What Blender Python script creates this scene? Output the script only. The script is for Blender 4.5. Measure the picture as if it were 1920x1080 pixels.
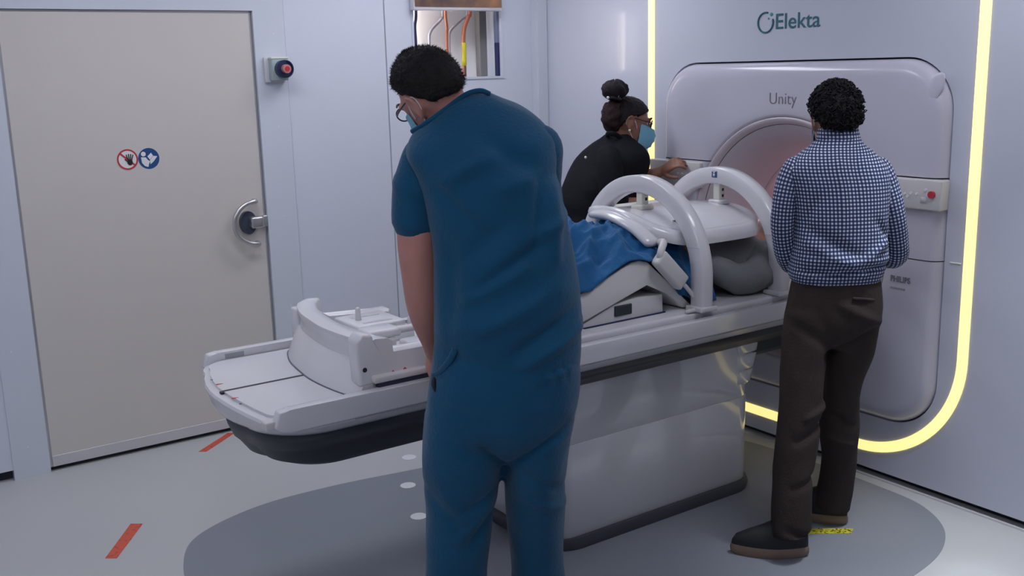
import bpy, bmesh, math, random
from mathutils import Vector, Matrix, noise
from math import sin, cos, pi, radians
random.seed(7)
for o in list(bpy.data.objects): bpy.data.objects.remove(o)
scn = bpy.context.scene
col = scn.collection
V = Vector

# ------------------------------------------------------------------ camera
FPX = 1940.4
YAW, PIT, ROLL = radians(55.4416), radians(12.015), radians(-1.528)
CAM = V((0, 0, 1.8))
F_ = V((cos(YAW)*cos(PIT), sin(YAW)*cos(PIT), -sin(PIT)))
_r = V((sin(YAW), -cos(YAW), 0)); _u = _r.cross(F_)
R_ = _r*cos(ROLL) + _u*sin(ROLL); U_ = -_r*sin(ROLL) + _u*cos(ROLL)
ER = _r.copy(); EF = V((cos(YAW), sin(YAW), 0)); EZ = V((0, 0, 1))
cd = bpy.data.cameras.new('camera'); cam = bpy.data.objects.new('camera', cd); col.objects.link(cam)
cd.sensor_fit = 'HORIZONTAL'; cd.sensor_width = 36.0; cd.lens = 36.0*FPX/1920.0; cd.clip_start = .05
m3 = Matrix((R_, U_, -F_)).transposed()
cam.matrix_world = Matrix.Translation(CAM) @ m3.to_4x4()
scn.camera = cam

# ------------------------------------------------------------------ world / exposure
w = bpy.data.worlds.new('world'); scn.world = w; w.use_nodes = True
w.node_tree.nodes['Background'].inputs[0].default_value = (.75, .8, 1, 1)
w.node_tree.nodes['Background'].inputs[1].default_value = .05
vs = scn.view_settings
vs.view_transform = 'Standard'; vs.look = 'None'; vs.exposure = 0.0; vs.gamma = 1.0; vs.use_curve_mapping = False

# large ceiling lamps: (x, y, size x, size y); the lit panels are built with the ceiling below
CEIL_Z = 2.75
LAMPS = [(1.2, 3.9, 1.2, .45), (2.75, 4.2, 1.2, .45), (2.95, 1.75, .9, .6), (.4, .9, .6, 1.2), (-1.2, 2.6, .6, 1.2)]
LAMP_STRENGTH = 8.8
LAMP_COLOR = (.90, .92, 1.0)

XG, YD = 3.70, 5.01          # gantry front plane, door wall plane
YC = 3.145                   # couch / bore axis
ZT = .836                    # couch rim height

def ray(px, py): return F_ + R_*((px-960)/FPX) - U_*((py-540)/FPX)
def at(px, py, ax, val):
    d = ray(px, py); return CAM + d*((val-CAM[ax])/d[ax])
def hp(px, py, h):
    """point on the vertical plane h metres ahead of the camera foot point"""
    d = ray(px, py); return CAM + d*(h/d.dot(EF))
def mpp(px, py, h):
    return h/ray(px, py).dot(EF)/FPX

# ------------------------------------------------------------------ materials
MATS = {}
def mat(name, rgb, rough=.5, metal=0., spec=.5, coat=0., noise_amt=.04, noise_scale=6., bump=0., bump_scale=40., emit=None, es=0., sheen=0., alpha=None):
    if name in MATS: return MATS[name]
    m = bpy.data.materials.new(name); m.use_nodes = True
    nt = m.node_tree; b = nt.nodes['Principled BSDF']
    b.inputs['Roughness'].default_value = rough; b.inputs['Metallic'].default_value = metal
    b.inputs['Specular IOR Level'].default_value = spec; b.inputs['Coat Weight'].default_value = coat
    b.inputs['Coat Roughness'].default_value = .05
    if sheen: b.inputs['Sheen Weight'].default_value = sheen
    tc = nt.nodes.new('ShaderNodeTexCoord')
    n = nt.nodes.new('ShaderNodeTexNoise'); n.inputs['Scale'].default_value = noise_scale; n.inputs['Detail'].default_value = 4
    nt.links.new(tc.outputs['Object'], n.inputs['Vector'])
    mx = nt.nodes.new('ShaderNodeMix'); mx.data_type = 'RGBA'
    nt.links.new(n.outputs['Fac'], mx.inputs['Factor'])
    lo = [max(0, c*(1-noise_amt)) for c in rgb]; hi = [min(1, c*(1+noise_amt)) for c in rgb]
    mx.inputs['A'].default_value = (*lo, 1); mx.inputs['B'].default_value = (*hi, 1)
    nt.links.new(mx.outputs['Result'], b.inputs['Base Color'])
    if bump:
        n2 = nt.nodes.new('ShaderNodeTexNoise'); n2.inputs['Scale'].default_value = bump_scale; n2.inputs['Detail'].default_value = 5
        nt.links.new(tc.outputs['Object'], n2.inputs['Vector'])
        bp = nt.nodes.new('ShaderNodeBump'); bp.inputs['Strength'].default_value = bump; bp.inputs['Distance'].default_value = .01
        nt.links.new(n2.outputs['Fac'], bp.inputs['Height']); nt.links.new(bp.outputs['Normal'], b.inputs['Normal'])
    if emit:
        b.inputs['Emission Color'].default_value = (*emit, 1); b.inputs['Emission Strength'].default_value = es
    if alpha is not None: b.inputs['Alpha'].default_value = alpha
    MATS[name] = m; return m

WALL = mat('wall_white', (.62, .645, .74), .38, noise_amt=.015)
PANEL = mat('gantry_white', (.55, .565, .66), .30, coat=.25, noise_amt=.01)
COVER = mat('cover_white', (.53, .52, .61), .25, coat=.4, noise_amt=.01)
BOREM = mat('bore_grey', (.56, .50, .545), .35, noise_amt=.02)
DOORM = mat('door_laminate', (.60, .565, .536), .42, noise_amt=.02, noise_scale=3)
FRAME = mat('door_frame_paint', (.60, .63, .71), .35, noise_amt=.015)
ALU = mat('brushed_aluminium', (.55, .55, .58), .35, metal=.8)
STEEL = mat('satin_steel', (.62, .60, .60), .28, metal=.9)
FLOORM = mat('floor_vinyl', (.47, .48, .485), .5, spec=.35, noise_amt=.03, noise_scale=2.)
OVALM = mat('floor_vinyl_dark', (.225, .24, .275), .5, spec=.35, noise_amt=.03, noise_scale=2.)
SEAM = mat('dark_gap', (.02, .022, .03), .7)
PLASTIC = mat('white_plastic', (.63, .625, .66), .22, coat=.35, noise_amt=.01)
PLASTIC2 = mat('warm_white_plastic', (.58, .56, .57), .35, noise_amt=.02)
PEDM = mat('pedestal_white', (.60, .60, .63), .14, coat=.8, noise_amt=.01)
DARKG = mat('dark_grey_plastic', (.045, .05, .062), .45, noise_amt=.05)
BASEG = mat('base_grey', (.055, .058, .07), .4)
FOAM = mat('white_foam', (.60, .575, .58), .7, noise_amt=.03, bump=.1)
SKIN1 = mat('skin_light', (.47, .215, .18), .5, noise_amt=.1, noise_scale=25)
SKIN2 = mat('skin_brown', (.28, .125, .085), .5, noise_amt=.12, noise_scale=25)
SKIN3 = mat('skin_tan', (.36, .185, .13), .5, noise_amt=.1, noise_scale=25)
HAIRD = mat('hair_dark', (.018, .015, .016), .55, spec=0.15, noise_amt=.4, noise_scale=60, bump=.5, bump_scale=180)
HAIRB = mat('hair_black', (.011, .0095, .011), .6, spec=0.15, noise_amt=.4, noise_scale=60, bump=.6, bump_scale=120)
SCRUB = mat('teal_scrub_cloth', (.0040, .066, .142), .8, spec=0.2, noise_amt=.10, noise_scale=8, bump=.25, bump_scale=90, sheen=.15)
BLACKC = mat('black_cloth', (.008, .0085, .012), .8, spec=0.12, noise_amt=.15, noise_scale=12, bump=.2, bump_scale=90)
TROUSERM = mat('brown_twill', (.040, .031, .029), .85, spec=0.15, noise_amt=.15, noise_scale=14, bump=.2, bump_scale=120)
BLUEC = mat('blue_drape', (.007, .095, .25), .75, spec=0.25, noise_amt=.12, noise_scale=9, bump=.25, bump_scale=70, sheen=.1)
GREYC = mat('grey_knit', (.20, .205, .215), .85, spec=0.2, noise_amt=.1, noise_scale=10, bump=.25, bump_scale=90)
SHOEB = mat('shoe_black', (.012, .012, .015), .6, noise_amt=.2)
SOLE = mat('sole_tan', (.23, .16, .115), .6, noise_amt=.12, noise_scale=20)
ORANGE = mat('orange_tape', (.62, .10, .055), .5)
WHITE = mat('white_print', (.75, .75, .75), .5)
RED = mat('red_print', (.50, .03, .05), .5)
BLUEP = mat('blue_print', (.012, .065, .22), .5)
BLACKP = mat('black_print', (.012, .012, .016), .5)
TEALP = mat('teal_print', (.015, .12, .17), .5)
GREENP = mat('green_print', (.02, .33, .30), .5)
GREYP = mat('grey_print', (.16, .16, .19), .5)
MASKM = mat('mask_blue', (.20, .47, .62), .8, noise_amt=.05, bump=.1)
LOOP = mat('mask_loop', (.65, .65, .68), .8)
GLASSF = mat('glasses_frame', (.015, .013, .02), .35)
COPPER = mat('copper', (.60, .21, .13), .3, metal=.7, noise_amt=.15)
CONDUIT = mat('grey_conduit', (.36, .36, .42), .5)
NAVY = mat('navy_cable', (.012, .018, .09), .5)
YELLOW = mat('yellow_label', (.62, .55, .02), .5)
DUCT = mat('grey_duct', (.20, .195, .20), .6)
NICHE = mat('niche_white', (.80, .79, .80), .6)
IVORY = mat('ivory_plastic', (.66, .65, .58), .4)
REDB = mat('red_button', (.5, .03, .04), .35)
PEARL = mat('pearl', (.75, .75, .72), .3)
STRIP = mat('light_strip', (.9, .8, .5), .5, emit=(1.0, .82, .28), es=1.04)
LAMPM = mat('lamp_panel', (.9, .9, .95), .5, emit=LAMP_COLOR, es=LAMP_STRENGTH)
BORELIGHT = mat('bore_light', (.9, .6, .6), .5, emit=(1.0, .55, .58), es=3.0)

def gingham():
    m = bpy.data.materials.new('gingham_cloth'); m.use_nodes = True
    nt = m.node_tree; b = nt.nodes['Principled BSDF']; b.inputs['Roughness'].default_value = .85
    uv = nt.nodes.new('ShaderNodeUVMap'); uv.uv_map = 'UVMap'
    sp = nt.nodes.new('ShaderNodeSeparateXYZ'); nt.links.new(uv.outputs['UV'], sp.inputs[0])
    outs = []
    for k in ('X', 'Y'):
        d = nt.nodes.new('ShaderNodeMath'); d.operation = 'DIVIDE'; d.inputs[1].default_value = .0132
        nt.links.new(sp.outputs[k], d.inputs[0])
        f = nt.nodes.new('ShaderNodeMath'); f.operation = 'FRACT'; nt.links.new(d.outputs[0], f.inputs[0])
        g = nt.nodes.new('ShaderNodeMath'); g.operation = 'GREATER_THAN'; g.inputs[1].default_value = .48
        nt.links.new(f.outputs[0], g.inputs[0]); outs.append(g)
    a = nt.nodes.new('ShaderNodeMath'); a.operation = 'ADD'
    nt.links.new(outs[0].outputs[0], a.inputs[0]); nt.links.new(outs[1].outputs[0], a.inputs[1])
    h = nt.nodes.new('ShaderNodeMath'); h.operation = 'MULTIPLY'; h.inputs[1].default_value = .5
    nt.links.new(a.outputs[0], h.inputs[0])
    cr = nt.nodes.new('ShaderNodeValToRGB'); e = cr.color_ramp.elements; cr.color_ramp.interpolation = 'CONSTANT'
    e[0].position = 0; e[0].color = (.62, .64, .68, 1)
    e[1].position = .8; e[1].color = (.010, .016, .055, 1)
    n = cr.color_ramp.elements.new(.3); n.color = (.055, .085, .20, 1)
    nt.links.new(h.outputs[0], cr.inputs[0]); nt.links.new(cr.outputs[0], b.inputs['Base Color'])
    return m
GING = gingham()

def printed(name, base, ink, scale, thr):
    """tape with faint irregular printing"""
    m = bpy.data.materials.new(name); m.use_nodes = True
    nt = m.node_tree; b = nt.nodes['Principled BSDF']; b.inputs['Roughness'].default_value = .5
    tc = nt.nodes.new('ShaderNodeTexCoord'); mp = nt.nodes.new('ShaderNodeMapping')
    mp.inputs['Scale'].default_value = scale
    nt.links.new(tc.outputs['Object'], mp.inputs[0])
    n = nt.nodes.new('ShaderNodeTexNoise'); n.inputs['Scale'].default_value = 1; n.inputs['Detail'].default_value = 2
    nt.links.new(mp.outputs[0], n.inputs['Vector'])
    cr = nt.nodes.new('ShaderNodeValToRGB'); e = cr.color_ramp.elements
    e[0].position = thr; e[0].color = (*base, 1); e[1].position = thr+.1; e[1].color = (*ink, 1)
    nt.links.new(n.outputs['Fac'], cr.inputs[0]); nt.links.new(cr.outputs[0], b.inputs['Base Color'])
    return m
TAPEM = printed('orange_tape_printed', (.62, .095, .05), (.30, .05, .03), (60, 60, 60), .58)
YTAPEM = printed('yellow_tape_printed', (.60, .55, .03), (.06, .05, .01), (90, 90, 90), .50)

def screen_mat():
    m = bpy.data.materials.new('monitor_picture'); m.use_nodes = True
    nt = m.node_tree; b = nt.nodes['Principled BSDF']; b.inputs['Roughness'].default_value = .2
    tc = nt.nodes.new('ShaderNodeTexCoord')
    n = nt.nodes.new('ShaderNodeTexNoise'); n.inputs['Scale'].default_value = 7; n.inputs['Detail'].default_value = 6
    nt.links.new(tc.outputs['Object'], n.inputs['Vector'])
    cr = nt.nodes.new('ShaderNodeValToRGB'); e = cr.color_ramp.elements
    e[0].position = .3; e[0].color = (.03, .03, .05, 1); e[1].position = .75; e[1].color = (.35, .16, .08, 1)
    nt.links.new(n.outputs['Fac'], cr.inputs[0])
    nt.links.new(cr.outputs[0], b.inputs['Emission Color']); b.inputs['Emission Strength'].default_value = .7
    b.inputs['Base Color'].default_value = (.02, .02, .02, 1)
    return m
SCREEN = screen_mat()

# ------------------------------------------------------------------ object helpers
def origin_of(o):
    p = V((0, 0, 0))
    while o is not None: p = p + o.location; o = o.parent
    return p
def link(name, me, parent=None, loc=None):
    o = bpy.data.objects.new(name, me); col.objects.link(o)
    if parent is not None: o.parent = parent
    if loc is not None: o.location = loc
    return o
def thing(name, label, cat, loc, group=None):
    o = bpy.data.objects.new(name, None); col.objects.link(o); o.location = loc
    o.empty_display_size = .1
    o['label'] = label; o['category'] = cat
    if group: o['group'] = group
    return o
def tag(o, label, cat, group=None):
    o['label'] = label; o['category'] = cat
    if group: o['group'] = group
    return o
def struct(o): o['kind'] = 'structure'; return o

def mk(name, geo, m, parent=None, smooth=True, sharp=None, label=None):
    """geo = (verts, faces[, uvs per loop]) in world space -> one mesh object"""
    vs_, fs = geo[0], geo[1]
    if parent is None:
        xs = [v[0] for v in vs_]; ys = [v[1] for v in vs_]; zs = [v[2] for v in vs_]
        org = V(((min(xs)+max(xs))/2, (min(ys)+max(ys))/2, min(zs))); loc = org
    else: org = origin_of(parent); loc = None
    me = bpy.data.meshes.new(name)
    me.from_pydata([tuple(V(v)-org) for v in vs_], [], fs)
    if len(geo) > 2 and geo[2]:
        uvl = me.uv_layers.new(name='UVMap')
        for i, uvv in enumerate(geo[2]): uvl.data[i].uv = uvv
    bm = bmesh.new(); bm.from_mesh(me); bmesh.ops.recalc_face_normals(bm, faces=bm.faces); bm.to_mesh(me); bm.free()
    if smooth:
        me.polygons.foreach_set('use_smooth', [True]*len(me.polygons))
        if sharp: me.set_sharp_from_angle(angle=radians(sharp))
    me.materials.append(m); me.update()
    o = link(name, me, parent, loc)
    if label: o['label'] = label
    return o
def dup(o, loc, parent=None):
    c = o.copy(); col.objects.link(c); c.location = loc
    if parent is not None: c.parent = parent
    return c
def join(*geos):
    vs_, fs = [], []
    for g in geos:
        k = len(vs_); vs_ += list(g[0]); fs += [tuple(i+k for i in f) for f in g[1]]
    return vs_, fs
def xf(geo, M): return ([M @ V(v) for v in geo[0]],) + tuple(geo[1:])

def box(x0, x1, y0, y1, z0, z1):
    v = [(x, y, z) for z in (z0, z1) for y in (y0, y1) for x in (x0, x1)]
    return v, [(0, 2, 3, 1), (4, 5, 7, 6), (0, 1, 5, 4), (2, 6, 7, 3), (0, 4, 6, 2), (1, 3, 7, 5)]
def rbox(x0, x1, y0, y1, z0, z1, r=.01, seg=3):
    bm = bmesh.new(); g = box(x0, x1, y0, y1, z0, z1)
    vv = [bm.verts.new(p) for p in g[0]]
    for f in g[1]: bm.faces.new([vv[i] for i in f])
    bmesh.ops.bevel(bm, geom=list(bm.edges), offset=r, segments=seg, profile=.5, affect='EDGES')
    bm.verts.index_update()
    out = ([v.co.copy() for v in bm.verts], [tuple(v.index for v in f.verts) for f in bm.faces]); bm.free(); return out
def prism(poly, axis, a, b, r=0):
    """extrude polygon; axis 'y': poly (x,z); 'x': (y,z); 'z': (x,y)"""
    def mkp(p, t):
        if axis == 'y': return (p[0], t, p[1])
        if axis == 'x': return (t, p[0], p[1])
        return (p[0], p[1], t)
    n = len(poly); bm = bmesh.new()
    A = [bm.verts.new(mkp(p, a)) for p in poly]; B = [bm.verts.new(mkp(p, b)) for p in poly]
    bm.faces.new(A); bm.faces.new(B[::-1])
    for i in range(n): bm.faces.new((A[i], A[(i+1) % n], B[(i+1) % n], B[i]))
    if r: bmesh.ops.bevel(bm, geom=list(bm.edges), offset=r, segments=3, profile=.5, affect='EDGES')
    bm.verts.index_update()
    out = ([v.co.copy() for v in bm.verts], [tuple(v.index for v in f.verts) for f in bm.faces]); bm.free(); return out
def stack(rings, cap0=True, cap1=True):
    n = len(rings[0]); vs_ = [V(p) for r in rings for p in r]; fs = []
    for k in range(len(rings)-1):
        for i in range(n):
            j = (i+1) % n; fs.append((k*n+i, k*n+j, (k+1)*n+j, (k+1)*n+i))
    if cap0: fs.append(tuple(range(n))[::-1])
    if cap1: fs.append(tuple((len(rings)-1)*n+i for i in range(n)))
    return vs_, fs
def crom(keys, sub):
    out = []; n = len(keys)
    for i in range(n-1):
        p0 = keys[max(i-1, 0)]; p1 = keys[i]; p2 = keys[i+1]; p3 = keys[min(i+2, n-1)]
        for s in range(sub):
            t = s/sub
            out.append([.5*(2*b+(c-a)*t+(2*a-5*b+4*c-d)*t*t+(3*b-a-3*c+d)*t**3) for a, b, c, d in zip(p0, p1, p2, p3)])
    out.append(list(keys[-1])); return out
def spow(x, e): return math.copysign(abs(x)**e, x)
def loft(keys, n=36, sub=4, cap=True, uv=False):
    """keys: (centre, half-axis u, half-axis v, exponent); ring starts at -v (the back)"""
    K = crom([list(c)+list(u)+list(v)+[p] for c, u, v, p in keys], sub)
    rings = []
    for k in K:
        c, u, v, p = V(k[0:3]), V(k[3:6]), V(k[6:9]), k[9]
        rings.append([c + u*spow(sin(2*pi*i/n), 2/p) - v*spow(cos(2*pi*i/n), 2/p) for i in range(n)])
    vs_ = [p for r in rings for p in r]; fs = []; uvs = []
    if uv:
        L = [0]
        for a, b in zip(rings, rings[1:]):
            L.append(L[-1] + sum((a[i]-b[i]).length for i in (0, n//8, n-n//8))/3)
        U = []
        for r in rings:
            per = [0]
            for i in range(n): per.append(per[-1]+(r[(i+1) % n]-r[i]).length)
            tot = per[-1]; U.append([x if i <= n//2 else x-tot for i, x in enumerate(per)])
    for k in range(len(rings)-1):
        for i in range(n):
            j = (i+1) % n; fs.append((k*n+i, k*n+j, (k+1)*n+j, (k+1)*n+i))
            if uv:
                def uu(kk, ii):
                    return U[kk][ii]
                a0, a1 = uu(k, i), (uu(k, i+1) if i+1 <= n else 0)
                b0, b1 = uu(k+1, i), uu(k+1, i+1)
                if i == n//2: a1 = a0; b1 = b0
                uvs += [(a0, L[k]), (a1, L[k]), (b1, L[k+1]), (b0, L[k+1])]
    if cap:
        for base, rr, li in ((0, rings[0], 0), ((len(rings)-1)*n, rings[-1], -1)):
            c = sum(rr, V((0, 0, 0)))/n; ci = len(vs_); vs_.append(c)
            for i in range(n):
                fs.append((base+i, base+(i+1) % n, ci))
                if uv: uvs += [(0, 0)]*3
    return (vs_, fs, uvs) if uv else (vs_, fs)
def tube(pts, rad, n=16, sub=4, rnd=True, ref=None, uv=False):
    """pts list of points; rad list of r or (ra, rb): rb along ref direction"""
    rad = [(r, r) if not isinstance(r, (tuple, list)) else tuple(r) for r in rad]
    K = crom([list(p)+list(r) for p, r in zip(pts, rad)], sub)
    P = [V(k[:3]) for k in K]; Rr = [(max(k[3], 1e-4), max(k[4], 1e-4)) for k in K]
    T = []
    for i in range(len(P)):
        t = P[min(i+1, len(P)-1)] - P[max(i-1, 0)]; T.append(t.normalized())
    a = V(ref) if ref is not None else (V((0, 0, 1)) if abs(T[0].z) < .9 else V((0, 1, 0)))
    keys = []
    if rnd:
        r0 = Rr[0]; m0 = min(r0)
        P = [P[0]-T[0]*m0*.8, P[0]-T[0]*m0*.45] + P; T = [T[0], T[0]] + T; Rr = [(r0[0]*.35, r0[1]*.35), (r0[0]*.82, r0[1]*.82)] + Rr
        r1 = Rr[-1]; m1 = min(r1)
        P = P + [P[-1]+T[-1]*m1*.45, P[-1]+T[-1]*m1*.8]; T = T + [T[-1], T[-1]]; Rr = Rr + [(r1[0]*.82, r1[1]*.82), (r1[0]*.35, r1[1]*.35)]
    for p, t, r in zip(P, T, Rr):
        a = (a - t*a.dot(t))
        if a.length < 1e-5: a = t.orthogonal()
        a.normalize(); s = t.cross(a)
        keys.append((p, s*r[0], a*r[1], 2))
    return loft(keys, n, 1, True, uv)
def sphere(c, r, seg=20, rings=12, M=None):
    if not isinstance(r, (tuple, list)): r = (r, r, r)
    vs_, fs = [], []
    for j in range(rings+1):
        th = pi*j/rings
        for i in range(seg):
            ph = 2*pi*i/seg; p = V((r[0]*sin(th)*cos(ph), r[1]*sin(th)*sin(ph), r[2]*cos(th)))
            if M: p = M @ p
            vs_.append(V(c)+p)
    for j in range(rings):
        for i in range(seg):
            k = (i+1) % seg; fs.append((j*seg+i, (j+1)*seg+i, (j+1)*seg+k, j*seg+k))
    return vs_, fs
def disc(c, r, axis, t, n=40):
    """short cylinder centred at c, thickness t along axis vector"""
    ax = V(axis).normalized(); u = ax.orthogonal().normalized(); v = ax.cross(u)
    return stack([[V(c)+ax*s*t/2+u*r*cos(2*pi*i/n)+v*r*sin(2*pi*i/n) for i in range(n)] for s in (-1, 1)])
def torus(c, R, r, axis, n=40, m=12, a0=0, a1=2*pi, uvec=None):
    ax = V(axis).normalized(); u = V(uvec) if uvec else ax.orthogonal().normalized(); v = ax.cross(u)
    pts = [V(c)+u*R*cos(a0+(a1-a0)*i/n)+v*R*sin(a0+(a1-a0)*i/n) for i in range(n+1)]
    return tube(pts, [r]*(n+1), m, 1, True)
def rrect(cu, cv, hu, hv, r, n=10):
    """rounded rectangle outline, list of (u,v), counter-clockwise"""
    out = []
    for su, sv, a in ((1, 1, 0), (-1, 1, 90), (-1, -1, 180), (1, -1, 270)):
        for i in range(n+1):
            t = radians(a+90*i/n); out.append((cu+su*(hu-r)+r*cos(t), cv+sv*(hv-r)+r*sin(t)))
    return out
def remesh(geos, voxel, it=4, smooth=.5):
    g = join(*geos); me = bpy.data.meshes.new('tmp'); me.from_pydata([tuple(v) for v in g[0]], [], g[1])
    bm = bmesh.new(); bm.from_mesh(me); bmesh.ops.recalc_face_normals(bm, faces=bm.faces); bm.to_mesh(me); bm.free()
    o = bpy.data.objects.new('tmp', me); col.objects.link(o)
    md = o.modifiers.new('r', 'REMESH'); md.mode = 'VOXEL'; md.voxel_size = voxel
    if it:
        s = o.modifiers.new('s', 'SMOOTH'); s.iterations = it; s.factor = smooth
    dg = bpy.context.evaluated_depsgraph_get(); e = o.evaluated_get(dg); em = e.to_mesh()
    out = ([v.co.copy() for v in em.vertices], [tuple(p.vertices) for p in em.polygons])
    e.to_mesh_clear(); bpy.data.objects.remove(o); bpy.data.meshes.remove(me)
    return out
def vnormals(geo):
    N = [V((0, 0, 0)) for _ in geo[0]]
    for f in geo[1]:
        a, b, c = V(geo[0][f[0]]), V(geo[0][f[1]]), V(geo[0][f[2]])
        nn = (b-a).cross(c-a)
        for i in f: N[i] += nn
    return [n.normalized() if n.length > 0 else V((0, 0, 1)) for n in N]
def orient(geo):
    """consistent outward faces"""
    me = bpy.data.meshes.new('t'); me.from_pydata([tuple(v) for v in geo[0]], [], geo[1])
    bm = bmesh.new(); bm.from_mesh(me); bmesh.ops.recalc_face_normals(bm, faces=bm.faces)
    fs = [tuple(v.index for v in f.verts) for f in bm.faces]; bm.free(); bpy.data.meshes.remove(me)
    return (geo[0], fs) + tuple(geo[2:])
def wrinkle(geo, amp=.004, sc=(9, 9, 9), strokes=(), seed=0., ridged=False, keep_uv=True):
    """cloth folds: noise plus explicit fold strokes ((p0,p1,width,depth), tested on the camera-facing side)"""
    if len(geo) <= 2: geo = orient(geo)
    N = vnormals(geo)
    cen = sum((V(v) for v in geo[0]), V((0, 0, 0)))/len(geo[0])
    flip = sum(1 if n.dot(V(v)-cen) > 0 else -1 for n, v in zip(N[::7], geo[0][::7])) < 0
    out = []
    for v, nn in zip(geo[0], N):
        v = V(v); n = -nn if flip else nn
        q = V((v.x*sc[0]+seed, v.y*sc[1], v.z*sc[2]))
        d = noise.noise(q) + .5*noise.noise(q*2.1+V((3, 1, 7)))
        if ridged: d = .6-abs(d)*1.6
        d *= amp
        if n.dot(EF) < .25:
            for p0, p1, wd, dep in strokes:
                a = V((p0.dot(ER), p0.z, 0)); b = V((p1.dot(ER), p1.z, 0)); x = V((v.dot(ER), v.z, 0))
                ab = b-a; t = max(0, min(1, (x-a).dot(ab)/max(ab.length_squared, 1e-9)))
                dd = (x-a-ab*t).length/wd
                if dd < 3: d += 2.3*dep*math.exp(-dd*dd)*(.35+.65*sin(pi*min(1, max(0, t*.8+.1))))
        out.append(v+n*d)
    return (out,) + tuple(geo[1:])
def text(name, body, size, loc, right, up, m, parent, ext=.0006, offset=0., align='LEFT', sx=1.):
    cu = bpy.data.curves.new('t', 'FONT'); cu.body = body; cu.size = size; cu.extrude = ext; cu.offset = offset; cu.align_x = align
    o = bpy.data.objects.new('t', cu); col.objects.link(o)
    dg = bpy.context.evaluated_depsgraph_get(); me = o.evaluated_get(dg).to_mesh()
    r = V(right).normalized(); u = V(up).normalized(); nrm = r.cross(u)
    vs_ = [V(loc)+r*v.co.x*sx+u*v.co.y+nrm*v.co.z for v in me.vertices]; fs = [tuple(p.vertices) for p in me.polygons]
    o.evaluated_get(dg).to_mesh_clear(); bpy.data.objects.remove(o)
    return mk(name, (vs_, fs), m, parent, smooth=False)
#SECTION_ROOM
# ================================================================== ROOM
X0, Y0 = -2.6, -2.0
fl_ = struct(mk('floor', box(X0, XG+1.6, Y0, YD+.5, -.1, 0), FLOORM, None, smooth=False))
def cspline(pts, sub=8):
    n = len(pts); out = []
    for i in range(n):
        p0, p1, p2, p3 = pts[i-1], pts[i], pts[(i+1) % n], pts[(i+2) % n]
        for s in range(sub):
            t = s/sub
            out.append(tuple(.5*(2*b+(c-a)*t+(2*a-5*b+4*c-d)*t*t+(3*b-a-3*c+d)*t**3) for a, b, c, d in zip(p0, p1, p2, p3)))
    return out
oval = cspline([(1.0, 3.68), (1.126, 3.9), (1.42, 4.025), (1.766, 4.03), (2.168, 3.97), (2.8, 3.87), (3.28, 3.72), (3.57, 3.4), (3.64, 3.0),
                (3.64, 2.57), (3.60, 2.30), (3.42, 2.09), (3.08, 1.985), (2.4, 1.97), (1.6, 2.1), (1.12, 2.5), (.97, 3.0), (.955, 3.4)])
mk('floor_inlay', stack([[(x, y, z) for x, y in oval] for z in (-.001, .0012)]), OVALM, fl_, smooth=False, label='dark grey rounded floor area around the couch')
ce = struct(mk('ceiling', box(X0, XG+.2, Y0, YD+.3, CEIL_Z, CEIL_Z+.1), WALL, None, smooth=False))
for i, (x, y, sx, sy) in enumerate(LAMPS):
    t = thing('ceiling_light', ['long ceiling light panel in front of the door', 'long ceiling light panel by the wall niche and scanner corner', 'wide ceiling light panel beside the round downlight', 'ceiling light panel above the open floor opposite the couch', 'ceiling light panel near the blank side wall'][i], 'ceiling light', (x, y, CEIL_Z), 'ceiling light panels')
    g = join(box(x-sx/2-.03, x+sx/2+.03, y-sy/2-.03, y-sy/2, CEIL_Z-.03, CEIL_Z), box(x-sx/2-.03, x+sx/2+.03, y+sy/2, y+sy/2+.03, CEIL_Z-.03, CEIL_Z),
             box(x-sx/2-.03, x-sx/2, y-sy/2, y+sy/2, CEIL_Z-.03, CEIL_Z), box(x+sx/2, x+sx/2+.03, y-sy/2, y+sy/2, CEIL_Z-.03, CEIL_Z))
    mk('frame', g, ALU, t, smooth=False)
    mk('diffuser', box(x-sx/2, x+sx/2, y-sy/2, y+sy/2, CEIL_Z-.018, CEIL_Z-.002), LAMPM, t, smooth=False)
# recessed downlight in front of the scanner
DLX, DLY = 3.22, 1.85
t = thing('downlight', 'small round recessed ceiling downlight in front of the scanner', 'ceiling light', (DLX, DLY, CEIL_Z))
mk('trim_ring', torus((DLX, DLY, CEIL_Z-.006), .075, .008, (0, 0, 1), 32, 8), ALU, t)
mk('lens', disc((DLX, DLY, CEIL_Z-.004), .066, (0, 0, 1), .004, 32), mat('downlight_lens', (.9, .9, .95), .4, emit=(.9, .93, 1), es=6), t, smooth=False)
ld = bpy.data.lights.new('downlight_lamp', 'SPOT'); ld.energy = 230; ld.color = (.88, .92, 1.0); ld.spot_size = radians(46); ld.spot_blend = .9; ld.shadow_soft_size = .07
lo_ = bpy.data.objects.new('downlight_lamp', ld); col.objects.link(lo_); lo_.parent = t; lo_.location = (0, 0, -.02)
struct(mk('wall_left', box(X0-.1, X0, Y0, YD+.3, 0, CEIL_Z), WALL, None, smooth=False))
struct(mk('wall_front', box(X0, XG+.2, Y0-.1, Y0, 0, CEIL_Z), WALL, None, smooth=False))

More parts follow.
